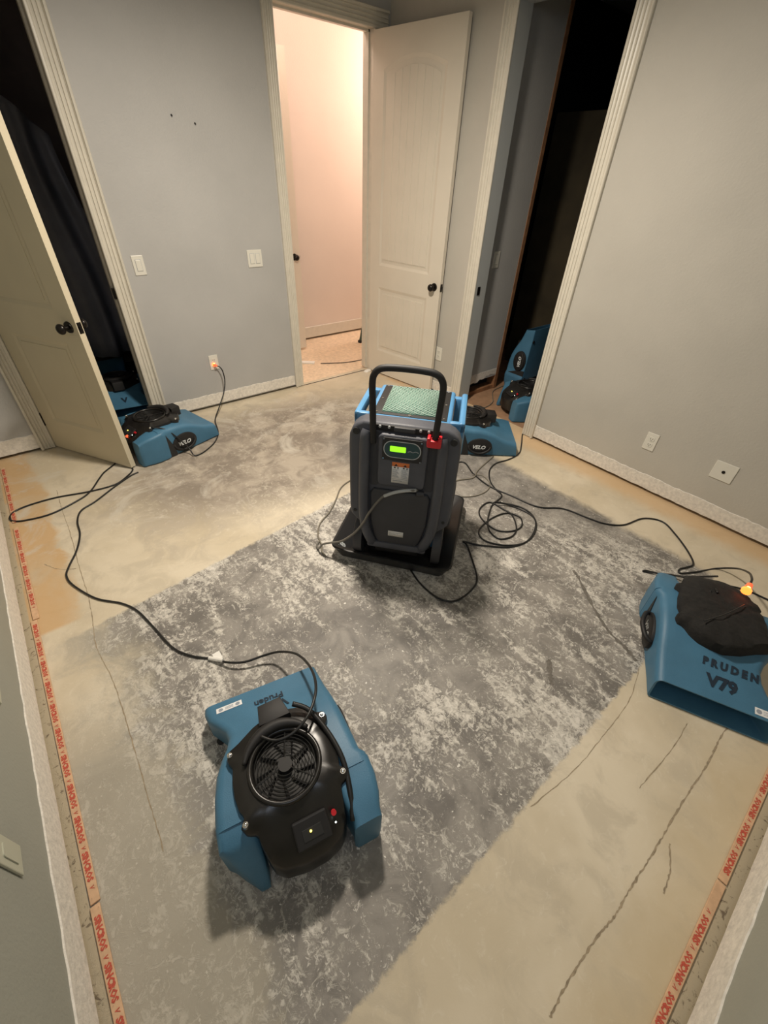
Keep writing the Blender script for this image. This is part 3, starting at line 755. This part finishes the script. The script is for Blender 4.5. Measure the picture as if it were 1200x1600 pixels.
tag(f4, 'blue air mover on the floor just behind and right of the gray dehumidifier', 'air mover', GF)
orient(f5, (3.385, 1.925, -.004), (.91, -.42))
tag(f5, 'blue air mover lying in the right closet doorway against its right casing', 'air mover', GF)
f6.matrix_world = Matrix(((-1, 0, 0, 3.76), (0, 0, 1, 2.17), (0, 1, 0, .298), (0, 0, 0, 1)))
tag(f6, 'blue air mover standing on end inside the dark closet', 'air mover', GF)
orient(f7, (.50, 3.99, -.004), (-.14, -.99))
tag(f7, 'blue air mover inside the dark room behind the left door', 'air mover', GF)
# hand lettering and stickers
me = text_mesh('Pruden', .036, .0008, 0, .0004); lab(link('lettering', on_slope(me, .012, .212, True), M['ink'], f1), 'dark handwritten Pruden')
me = text_mesh('V26', .052, .0012, 0, .0004); lab(link('lettering', on_slope(me, .030, .172, True), M['ink'], f1), 'dark handwritten V26')
fan_sticker(f1, -.122, .248, .088, .022)
me = text_mesh('P R U D E N', .036, .0022, 0, .0004); lab(link('lettering', on_slope(me, -.034, .150, True), M['ink'], f3), 'dark stenciled PRUDEN')
me = text_mesh('V79', .064, .0030, 0, .0004); lab(link('lettering', on_slope(me, -.012, .215, True), M['ink'], f3), 'dark stenciled V79')
fan_sticker(f3, -.16, .262, .08, .026)
me = text_mesh('V', .07, .003, 0, .0004); lab(link('lettering', on_slope(me, 0, .20, True), M['ink'], f7), 'dark stencil mark')
# dusty filter pad over fan 3 intake
def filter_pad(root, mat_='blackf'):
    bm = bmesh.new(); n = 90; rings = []; rnd = random.Random(5)
    for f, z in ((1.02, .16), (1.04, .226), (.97, .244), (.80, .252), (.6, .262), (.4, .256), (.2, .262), (.06, .258)):
        rr = []
        for k in range(n):
            a = 2*math.pi*k/n; R = out_r(a)*f; x, y = CX+R*math.cos(a), CY+R*math.sin(a)
            bump_ = f*(.006*math.sin(3*a+f*7)+.003*math.sin(11*a-f*5))
            rr.append(Vector((x, y, z+bump_*(f < 1)-max(0, -.20-y)*.3)))
        rings.append(rr)
    loft(bm, rings); return obj('filter_pad', bm, M[mat_], root, angle=50)
for ch in list(f3.children):
    if ch.name.split('.')[0] in ('cord_hook', 'cord_guard', 'carry_handle'): bpy.data.objects.remove(ch)
filter_pad(f3)
b2 = bmesh.new(); tube(b2, [(.226, -.062, .10), (.250, -.05, .112), (.266, 0, .118), (.266, .04, .114), (.250, .088, .104), (.226, .10, .095)], .010, 8, 4); obj('carry_handle', b2, M['blackm'], f3, True)
b2 = bmesh.new(); tube(b2, [(.075, .085, .262), (.118, .05, .250), (.150, -.03, .236), (.166, -.12, .222), (.158, -.20, .20), (.140, -.27, .165)], .0085, 8, 5); obj('power_cord', b2, M['rubber'], f1, True)
b2 = bmesh.new(); tube(b2, [(.10, .055, .268), (.02, -.02, .275), (-.06, -.12, .272)], .0022, 6, 3); obj('retaining_wire', b2, M['wire'], f3)

# ================================================================== DEHUMIDIFIER
uang = math.atan2(-.768, .64)
DM = Matrix.Translation((1.10, 1.16, 0)) @ Matrix.Rotation(uang, 4, 'Z')
deh = empty('dehumidifier', mtx=DM)
tag(deh, 'grey and blue portable dehumidifier with black push handle and lit green display', 'dehumidifier')
def D(name, bm, m, parent=deh, angle=40): return obj(name, bm, m, parent, angle=angle)
# grey front shell: outline extruded
half = [(.0, .128), (.150, .128), (.168, .150), (.176, .20), (.190, .262), (.215, .285), (.236, .31), (.243, .36), (.243, .70), (.240, .745), (.226, .780), (.205, .800), (.192, .806), (.180, .814), (.0, .816)]
outl = half+[(-x, z) for x, z in half[::-1][1:-1]]
bm = bmesh.new(); prism(bm, outl, .072, 0, 'y', bev=.016, seg=4); D('front_shell', bm, M['grey'])
for s in (-1, 1):     # long curved ribs
    bm = bmesh.new(); tube(bm, [(s*.158, -.002, .775), (s*.166, -.014, .74), (s*.168, -.018, .62), (s*.170, -.018, .46), (s*.168, -.018, .34), (s*.158, -.018, .25), (s*.136, -.016, .185), (s*.128, -.002, .155)], .024, 14, 5, flat=None)
    D('rib', bm, M['grey'], angle=60)
    bm = bmesh.new(); cyl(bm, (s*.208, -.0035, .765), (s*.208, .012, .765), .0155, n=20); D('bolt_hole', bm, M['slot'])
    bm = bmesh.new(); cyl(bm, (s*.215, -.0025, .335), (s*.215, .012, .335), .008, n=14); D('bolt_hole', bm, M['slot'])
    bm = bmesh.new(); prism(bm, rrect(.105 if s > 0 else -.145, .145 if s > 0 else -.105, .50, .775, .015), -.0015, .01, 'y'); D('side_recess', bm, M['greyd'])
bm = bmesh.new(); prism(bm, rrect(-.108, .108, .520, .778, .022), .02, -.026, 'y', bev=.010, seg=3); D('centre_console', bm, M['grey'])
bm = bmesh.new(); lp = [(-.095, .160), (.095, .160), (.118, .20), (.138, .30), (.142, .46), (.125, .485), (-.125, .485), (-.142, .46), (-.138, .30), (-.118, .20)]
prism(bm, lp, .02, -.013, 'y', bev=.010, seg=3); D('lower_panel', bm, M['greyd'])
bm = bmesh.new(); prism(bm, rrect(-.150, .150, .128, .165, .012), .03, -.020, 'y', bev=.006); D('kick_ledge', bm, M['grey'])
bm = bmesh.new(); prism(bm, rrect(-.150, .150, .782, .809, .006), .01, -.004, 'y', bev=.002); br = D('handle_bracket', bm, M['blackm'])
bm = bmesh.new(); box(bm, (-.045, -.012, .787), (.045, .002, .808), .004); D('latch_block', bm, M['greyd'], br)
for x in (-.105, -.066, .066, .100):
    bm = bmesh.new(); cyl(bm, (x, -.009, .803), (x, -.003, .803), .0055, n=12); D('bolt', bm, M['outline'], br)
# push handle
bm = bmesh.new(); hp = [(-.128, -.028, .735), (-.130, -.028, .80), (-.134, -.028, .92), (-.137, -.028, .99), (-.130, -.028, 1.028), (-.105, -.028, 1.052), (-.05, -.028, 1.060), (.05, -.028, 1.060), (.105, -.028, 1.052), (.130, -.028, 1.028), (.137, -.028, .99), (.134, -.028, .92), (.130, -.028, .80), (.128, -.028, .775)]
tube(bm, hp, .0135, 14, 5); D('push_handle', bm, M['blackm'], angle=60)
bm = bmesh.new(); box(bm, (.098, -.050, .752), (.158, -.008, .786), .007); box(bm, (.098, -.050, .780), (.112, -.010, .797), .004); box(bm, (.144, -.050, .780), (.158, -.010, .797), .004); lab(D('handle_clip', bm, M['red']), 'red plastic clip at the foot of the handle')
# control panel
Y0 = -.0265
bm = bmesh.new(); prism(bm, rrect(-.088, .084, .660, .768, .008), Y0, Y0-.004, 'y', bev=.001); cpn = D('control_panel', bm, M['slot'])
bm = bmesh.new(); prism(bm, rrect(-.082, .078, .676, .756, .038, 8), Y0-.003, Y0-.0052, 'y'); D('panel_border', bm, M['outline'], cpn)
bm = bmesh.new(); prism(bm, rrect(-.0785, .0745, .6795, .7525, .0355, 8), Y0-.003, Y0-.0058, 'y'); D('panel_face', bm, M['panel'], cpn)
bm = bmesh.new(); prism(bm, rrect(-.054, .014, .706, .732, .003), Y0-.005, Y0-.0068, 'y'); lab(D('display', bm, M['lcd'], cpn), 'lit yellow-green display')
bm = bmesh.new(); tube(bm, [(.022, Y0-.006, .712), (.034, Y0-.006, .716), (.044, Y0-.006, .712), (.056, Y0-.006, .717), (.068, Y0-.006, .713)], .0012, 5, 4); D('panel_mark', bm, M['outline'], cpn)
for x, z in ((-.082, .762), (.078, .760), (-.082, .668), (.078, .668)):
    bm = bmesh.new(); cyl(bm, (x, Y0-.003, z), (x, Y0-.0062, z), .0036, n=10); D('screw', bm, M['chrome'], cpn)
# warning sticker
bm = bmesh.new(); box(bm, (-.042, Y0-.0008, .545), (.034, Y0+.001, .652)); st = D('warning_sticker', bm, M['white'])
bm = bmesh.new(); box(bm, (-.042, Y0-.0014, .631), (.034, Y0, .652)); D('sticker_band', bm, M['orange'], st)
bm = bmesh.new()
for c in (-.024, .016): prism(bm, [(c-.008, .633), (c+.008, .633), (c, .645)], Y0-.0018, Y0-.001, 'y')
for c in (-.024, .016):
    prism(bm, [(c-.010, .622), (c-.001, .622), (c-.003, .629), (c-.007, .629)], Y0-.0016, Y0, 'y')
    box(bm, (c+.007, Y0-.0016, .620), (c+.011, Y0, .629))
D('sticker_symbols', bm, M['slot'], st)
bm = bmesh.new()
for c in (-.024, .016):
    for k in range(9): box(bm, (c-.015, Y0-.0014, .614-k*.005), (c+.015-(k*7 % 4)*.003, Y0, .6155-k*.005))
box(bm, (-.040, Y0-.0013, .566), (.032, Y0, .567)); box(bm, (-.036, Y0-.0013, .556), (.006, Y0, .559))
D('sticker_print', bm, M['stick'], st)
bm = bmesh.new(); box(bm, (-.045, -.0140, .214), (.031, -.012, .246)); bd = lab(D('rating_plate', bm, M['tag']), 'pale rating plate')
bm = bmesh.new()
for k in range(4): box(bm, (-.040, -.0145, .219+k*.006), (-.02+k*.013, -.0135, .2205+k*.006))
D('sticker_print', bm, M['stick'], bd)
# blue rear body
bm = bmesh.new(); box(bm, (-.186, .066, .10), (.186, .475, .794), .014, 3); D('rear_body', bm, M['bluel'])
for s in (-1, 1):     # hollow side grips
    bm = bmesh.new(); X0 = s*.175; X1 = s*.246
    box(bm, (min(X0, X1), .108, .60), (max(X0, X1), .140, .800), .012); box(bm, (min(X0, X1), .41, .56), (max(X0, X1), .45, .785), .012)
    box(bm, (min(s*.216, X1), .108, .748), (max(s*.216, X1), .45, .802), .012); box(bm, (min(X0, X1), .108, .54), (max(X0, X1), .45, .60), .012)
    D('side_grip', bm, M['bluel'])
    bm = bmesh.new(); box(bm, (min(s*.184, s*.190), .139, .60), (max(s*.184, s*.190), .411, .784)); D('grip_shade', bm, M['slot'])  # dark insert standing in for the shade inside the grip
# top grille
bm = bmesh.new(); box(bm, (-.165, .125, .790), (.165, .455, .797), .002); tg = D('grille_frame', bm, M['blackm'])
bm = bmesh.new(); box(bm, (-.128, .150, .796), (.130, .448, .7985)); D('air_filter', bm, M['filt'], tg)
bm = bmesh.new()
def wl(p, q): tube(bm, [p, q], .0015, 4, 1)
x0, x1, y0, y1 = -.128, .130, .150, .448; st_ = .017; k = -40
while k < 60:
    for sgn in (1, -1):
        c = k*st_
        pts = []
        for (xx) in (x0, x1):
            yy = y0+sgn*(xx-x0)*.8+c
            pts.append((xx, yy))
        (xa, ya), (xb, yb) = pts
        def clip(p, q):
            (xa, ya), (xb, yb) = p, q; ts = [0, 1]
            if ya == yb: return None
            t0 = (y0-ya)/(yb-ya); t1 = (y1-ya)/(yb-ya); lo, hi = max(0, min(t0, t1)), min(1, max(t0, t1))
            if lo >= hi: return None
            return (xa+(xb-xa)*lo, ya+(yb-ya)*lo), (xa+(xb-xa)*hi, ya+(yb-ya)*hi)
        r_ = clip(*pts)
        if r_: wl((*r_[0], .8005), (*r_[1], .8005))
    k += 1
gm = D('expanded_mesh', bm, M['mesh'], tg); gm['kind'] = 'stuff'
for x, y in ((-.150, .142), (.150, .142), (-.150, .29), (.150, .29), (-.150, .440), (.150, .440), (0, .137)):
    bm = bmesh.new(); cyl(bm, (x, y, .796), (x, y, .7995), .0045 if x else .008, n=12); D('screw', bm, M['chrome'], tg)
# chassis, wheels and feet
bm = bmesh.new(); box(bm, (-.15, .03, .050), (.15, .44, .135), .01); box(bm, (-.11, .0, .085), (.11, .05, .135), .006); D('chassis', bm, M['blackm'])
for s in (-1, 1):
    bm = bmesh.new(); pr = [(.085+.112*math.cos(2*math.pi*k/30), .130+.112*math.sin(2*math.pi*k/30)) for k in range(30)]
    prism(bm, pr, s*.180, s*.226, 'x', bev=.010, seg=3); wl_ = D('wheel', bm, M['greyd'])
    bm = bmesh.new(); cyl(bm, (s*.226, .085, .130), (s*.232, .085, .130), .03, n=18); D('hub_cap', bm, M['blackm'], wl_)
    bm = bmesh.new(); box(bm, (min(s*.17, s*.21), .38, .018), (max(s*.17, s*.21), .44, .12), .01); D('foot', bm, M['greyd'])
    bm = bmesh.new(); box(bm, (min(s*.225, s*.255), .20, .15), (max(s*.225, s*.255), .26, .42), .012); D('cord_cleat', bm, M['grey'])
bm = bmesh.new(); cyl(bm, (-.18, .085, .130), (.18, .085, .130), .009, n=10); D('axle', bm, M['blackm'])
bm = bmesh.new(); cyl(bm, (.075, -.022, .500), (.108, -.016, .497), .013, n=14); D('drain_fitting', bm, M['greyd'])

# black boot tray
TM = Matrix.Translation((1.05, 1.15, 0)) @ Matrix.Rotation(math.atan2(-.807, .591), 4, 'Z')
tray = empty('drip_tray', mtx=TM)
tag(tray, 'black plastic drip tray with the number 18 under the dehumidifier', 'tray')
def rr3(x0, x1, y0, y1, z, r): return [Vector((x, y, z)) for x, y in rrect(x0, x1, y0, y1, r, 4)]
bm = bmesh.new()
def trg(d, z, r): return rr3(-.322+d, .322-d, d, .677-d, z, r)
loft(bm, [trg(.038, .001, .03), trg(.004, .076, .05), trg(0, .080, .05), trg(.006, .083, .05), trg(.012, .083, .045), trg(.085, .010, .02), ], cap=True)
obj('pan', bm, M['tray'], tray, angle=50)
me = text_mesh('18', .054, .0026, 0, .0005); place(me, lambda c: Vector((-.2735-c.y*.707+.0025, .062+c.x, .0465+c.y*.707+.0025)))
# number painted on the sloping inner corner, facing the front left
lab(link('lettering', me, M['inkw'], tray), 'white painted number 18')
tray_pos = (.852-1.05, 1.41-1.15)
# shift the tray frame so that its front left rim corner is where it stands in the room
TM = Matrix.Translation((.852+.322*.591, 1.41-.322*.807, 0)) @ Matrix.Rotation(math.atan2(-.807, .591), 4, 'Z'); tray.matrix_world = TM
deh.matrix_world = Matrix.Translation((0, 0, .0)) @ DM

# ================================================================== CORDS
GC = 'black extension cords on the floor'
def cord(name, P, label, r=.0048, m='rubber', grp=GC, sub=7, cat='cord'):
    bm = bmesh.new(); tube(bm, P, r, 8, sub); o = obj(name, bm, M[m], None, True)
    return tag(o, label, cat, grp)
def z_(P, z=.0055): return [(p[0], p[1], p[2] if len(p) > 2 and p[2] > .02 else z) for p in P]
cA = cord('extension_cord', z_([(.284, 2.855), (.237, 2.842), (.123, 2.769), (-.006, 2.671), (-.094, 2.619), (-.131, 2.521), (-.142, 2.391), (-.181, 2.26), (-.234, 2.153), (-.256, 2.086), (-.241, 1.996), (-.175, 1.845), (-.089, 1.741),
    (-.044, 1.65), (-.014, 1.514), (.018, 1.357), (.067, 1.268), (.135, 1.196), (.170, 1.135, .024), (.225, 1.09, .030), (.300, 1.062, .040), (.352, 1.022, .065), (.384, .926, .135), (.375, .80, .215), (.335, .69, .275), (.272, .625, .288), (.205, .605, .280), (.150, .620, .274), (.120, .66, .272)]),
    'long black cord winding from left doorway to the foreground air mover')
b2 = bmesh.new(); cyl(b2, (.120, 1.213, .0065), (.160, 1.158, .020), .0085, n=10); box(b2, (.135, 1.175, .014), (.165, 1.215, .0165)); obj('cord_tag', b2, M['tag'], cA)
c4 = cord('extension_cord', z_([(.318, 3.058, .172), (.298, 3.035, .13), (.290, 3.01, .06), (.284, 2.985, .021), (.268, 2.95), (.262, 2.905), (.22, 2.854), (.129, 2.792), (-.015, 2.801, .012), (-.179, 2.847), (-.309, 2.855), (-.389, 2.837), (-.422, 2.791, .012), (-.414, 2.738, .014), (-.357, 2.703), (-.236, 2.686), (-.096, 2.737), (-.015, 2.795, .016), (.064, 2.921), (.107, 2.983), (.18, 3.049), (.25, 3.13)]),
    'black cord looping against the left wall beside the half-open door')
c2 = cord('extension_cord', [(1.166, 3.518, .352), (1.182, 3.503, .345), (1.196, 3.49, .31), (1.192, 3.475, .23), (1.15, 3.44, .15), (1.065, 3.37, .07), (.985, 3.28, .018), (.931, 3.093, .0055), (.853, 2.962, .0055), (.764, 2.885, .0055), (.70, 2.85, .0055), (.655, 2.85, .012), (.645, 2.90, .05), (.600, 2.93, .13), (.54, 2.955, .205), (.47, 2.99, .225)],
    'black cord hanging from the glowing outlet down to the floor')
def glow_plug(parent, p, d, s=1):
    p, d = Vector(p), Vector(d).normalized(); b = bmesh.new()
    cyl(b, p-d*.030*s, p+d*.018*s, .017*s, .011*s, 16); o = lab(obj('lighted_plug', b, M['plugc'], parent, angle=40), 'glowing orange plug')
    b = bmesh.new(); sphere(b, p-d*.020*s+Vector((0, 0, .010*s)), .0085*s); obj('plug_lamp', b, M['glowh'], o)
    b = bmesh.new(); cyl(b, p-d*.034*s, p-d*.022*s, .0185*s, .0185*s, 16); obj('plug_face', b, M['glow'], o)
glow_plug(c4, (.322, 3.062, .172), (-.3, -.6, .35), .8)
glow_plug(c2, (1.158, 3.520, .358), (.25, -1, 0), .75)
c3 = cord('extension_cord', z_([(1.80, 1.72), (2.0, 1.68), (2.172, 1.654), (2.115, 1.50), (2.088, 1.332), (2.121, 1.172), (2.159, .999), (2.275, .888), (2.319, .735), (2.355, .642), (2.438, .569), (2.60, .526), (2.665, .437), (2.604, .335), (2.503, .224), (2.42, .165),
    (2.36, .178), (2.312, .195), (2.285, .18), (2.362, .132, .012), (2.49, .068, .02), (2.46, .00, .08), (2.30, -.045, .19), (2.14, -.065, .27), (2.07, -.07, .29)]), 'black cord running from behind the dehumidifier to the V79 air mover')
glow_plug(c3, (2.045, -.072, .285), (1, .05, .12), 1.0)
cord('extension_cord', z_([(3.0, 1.705), (2.90, 1.66), (2.75, 1.56), (2.618, 1.485), (2.481, 1.476), (2.359, 1.497), (2.245, 1.463), (2.14, 1.37), (2.093, 1.282), (2.066, 1.212), (1.946, 1.189, .012), (1.867, 1.15), (1.783, 1.095), (1.723, 1.03), (1.714, .952, .014), (1.793, .921), (1.876, .952), (1.955, 1.045), (1.959, 1.122), (1.946, 1.215),
    (1.843, 1.208, .013), (1.776, 1.139, .013), (1.763, 1.015, .013), (1.83, .95, .013), (1.916, .944, .013), (1.978, 1.004, .016), (1.938, 1.081, .016), (1.807, 1.10, .016), (1.671, 1.069, .016), (1.636, .991), (1.70, .895), (1.807, .842), (1.939, .869), (2.042, .941), (2.069, 1.057), (1.979, 1.19, .02), (1.935, 1.18, .02)]),
    'black cord lying in tangled coils right of the dehumidifier')
cord('extension_cord', z_([(1.145, 1.095), (1.116, .988), (1.116, .872), (1.156, .801), (1.23, .785), (1.328, .799), (1.387, .837), (1.458, .931), (1.524, 1.028), (1.53, 1.062), (1.583, .984), (1.687, .885, .012), (1.783, .846, .014), (1.89, .848, .014), (1.999, .897), (2.053, .972, .014), (2.035, 1.09, .02), (1.97, 1.17, .026)]),
    'black cord hanging in a loop in front of the drip tray')
cord('extension_cord', [(2.473, -.335, .0055), (2.453, -.179, .0055), (2.435, -.085, .0055), (2.343, .002, .03), (2.12, .036, .14), (1.97, .049, .225), (1.92, .02, .255)], 'black cord leaving the V79 air mover toward the right frame edge')
cord('extension_cord', z_([(2.193, .04, .16), (2.232, .125, .06), (2.207, .224), (2.155, .300, .006), (2.135, .312), (2.150, .29), (2.185, .20, .04), (2.12, .10, .13), (2.00, .04, .235), (1.93, .0, .262)]), 'short doubled black cord poking out left of the V79 air mover')
cord('extension_cord', [(4.2, 3.9, -.006), (3.6, 3.86, -.006), (3.15, 3.80, -.006), (2.9, 3.835, -.006), (2.70, 3.86, -.006), (2.55, 3.93, -.006), (2.44, 3.985, -.006)], 'thin black cord crossing the hall subfloor', .004, grp=None)
cord('extension_cord', [(3.75, 2.42, .003), (3.45, 2.40, .003), (3.30, 2.30, .003), (3.212, 2.225, .003), (3.073, 2.187, .003), (2.978, 2.22, .004), (2.90, 2.33, .006)], 'thin reddish-brown cord on the closet subfloor behind the air mover', .004, 'hosef', None)
h = cord('drain_hose', [(1.150, 1.105, .503), (1.124, 1.084, .522), (1.08, 1.113, .521), (1.043, 1.143, .509), (1.012, 1.172, .487), (.987, 1.194, .445), (.961, 1.217, .382), (.95, 1.245, .31), (.938, 1.292, .225), (.918, 1.335, .165), (.898, 1.372, .125), (.868, 1.425, .094), (.845, 1.46, .07), (.838, 1.492, .02), (.848, 1.53, .007), (.872, 1.55, .007)],
    'grey drain hose from the dehumidifier front over the tray rim', .0058, 'hose', 'drain hoses', 7, 'hose')
b2 = bmesh.new(); tube(b2, [(1.124, 1.084, .522), (1.08, 1.113, .521), (1.043, 1.143, .509), (1.012, 1.172, .487)], .0078, 10, 6); lab(obj('hose_sleeve', b2, M['hosel'], h, True), 'pale clear sleeve on the hose')
cord('drain_hose', z_([(.842, 1.43), (.846, 1.475), (.872, 1.52), (.90, 1.60), (.965, 1.681), (1.07, 1.74), (1.175, 1.824), (1.265, 1.905), (1.357, 1.94), (1.50, 1.95), (1.70, 1.80), (1.83, 1.62), (1.915, 1.53), (1.985, 1.505), (2.08, 1.47), (2.18, 1.515, .014), (2.425, 1.575)]), 'tan drain hose curving around the left side of the tray and behind', .0048, 'hosef', 'drain hoses', 7, 'hose')
cord('drain_hose', z_([(1.75, 1.50), (1.80, 1.42), (1.87, 1.345), (1.96, 1.31), (2.05, 1.315), (2.12, 1.36), (2.15, 1.45), (2.10, 1.50)]), 'thin tan hose looped on the floor between dehumidifier and coiled cord', .0030, 'hosef', 'drain hoses', 7, 'hose')

# stepladder in the hall
lr = empty('stepladder', (3.335, 4.375, -.012), math.radians(-80)); tag(lr, 'dark green stepladder leg standing in the lit hall', 'ladder')
for x, y, n_ in ((0, -.08, 'leg'), (.42, -.08, 'leg'), (0, .55, 'leg'), (.42, .55, 'leg')):
    b2 = bmesh.new(); tp = Vector((x+(.06 if x < .2 else -.06), .235, 1.35)); tube(b2, [(x, y, 0.012), tuple(tp)], .017, 6, 1, flat=.6); l_ = obj(n_, b2, M['ladder'], lr)
    b2 = bmesh.new(); box(b2, (x-.022, y-.018, 0), (x+.022, y+.018, .03), .004); obj('rubber_foot', b2, M['blackm'], l_)
for z in (.28, .56, .84, 1.12):
    t = z/1.35; b2 = bmesh.new(); box(b2, (.06*t, -.08+.315*t-.035, z-.012), (.42-.06*t, -.08+.315*t+.035, z+.012), .003); obj('step', b2, M['ladder'], lr)
b2 = bmesh.new(); box(b2, (.05, .16, 1.34), (.37, .31, 1.37), .006); obj('top_cap', b2, M['ladder'], lr)
b2 = bmesh.new(); tube(b2, [(.006, -.05, .13), (.02, .16, .30)], .009, 6, 1); obj('brace', b2, M['ladder'], lr)

# torn debris at threshold corner
bm = bmesh.new(); bmesh.ops.create_icosphere(bm, subdivisions=2, radius=.035); rnd = random.Random(8)
for v in bm.verts: v.co = Vector((v.co.x*1.3, v.co.y*.8, max(0, v.co.z)*.7))*rnd.uniform(.8, 1.15)
o = tag(obj('plaster_lump', bm, M['tag']), 'white crumpled plaster scrap at the right foot of the hall doorway', 'debris'); o.location = (2.715, 3.50, .001)

# dark room contents
bm = bmesh.new(); n = 40; A_, B_ = [], []
for i in range(n+1):
    t = i/n; x = -.05+.72*t; yv = 4.28+.05*math.sin(t*15)+.025*math.sin(t*37+1)
    col_ = []
    for j in range(14):
        s = j/13; xx = x+.10*s*t; z = 2.30*(1-s)+.34*s; col_.append(bm.verts.new((xx+.02*math.sin(6*s+t*4), yv+.03*math.sin(5*s+8*t), z-.55*t*(1-s)**2)))
    A_.append(col_)
for i in range(n):
    for j in range(13): bm.faces.new((A_[i][j], A_[i+1][j], A_[i+1][j+1], A_[i][j+1]))
bmesh.ops.solidify(bm, geom=bm.faces[:], thickness=.003)
tag(obj('plastic_sheet', bm, M['sheet'], None, True), 'dark grey plastic sheet hanging in the room behind the left door', 'plastic sheet')
bm = bmesh.new(); box(bm, (0, 0, 0), (.16, .10, .09), .012); o = tag(obj('wall_bracket', bm, M['void']), 'small dark box fixed on the dim wall in the left room', 'box'); o.location = (.80, 5.0, .75)
rt2 = empty('storage_tote', (.42, 4.66, -.004), .1); tag(rt2, 'dark blue storage tote with black lid in the left dark room', 'tote')
bm = bmesh.new(); loft(bm, [[Vector((x, y, z)) for x, y in rrect(-.22-d, .22+d, -.16-d, .16+d, .03)] for z, d in ((0, 0), (.25, .02))]); obj('bin', bm, M['blue'], rt2, angle=40)
bm = bmesh.new(); prism(bm, rrect(-.25, .25, -.19, .19, .03), .25, .285, 'z', bev=.006); obj('lid', bm, M['blackm'], rt2, angle=40)
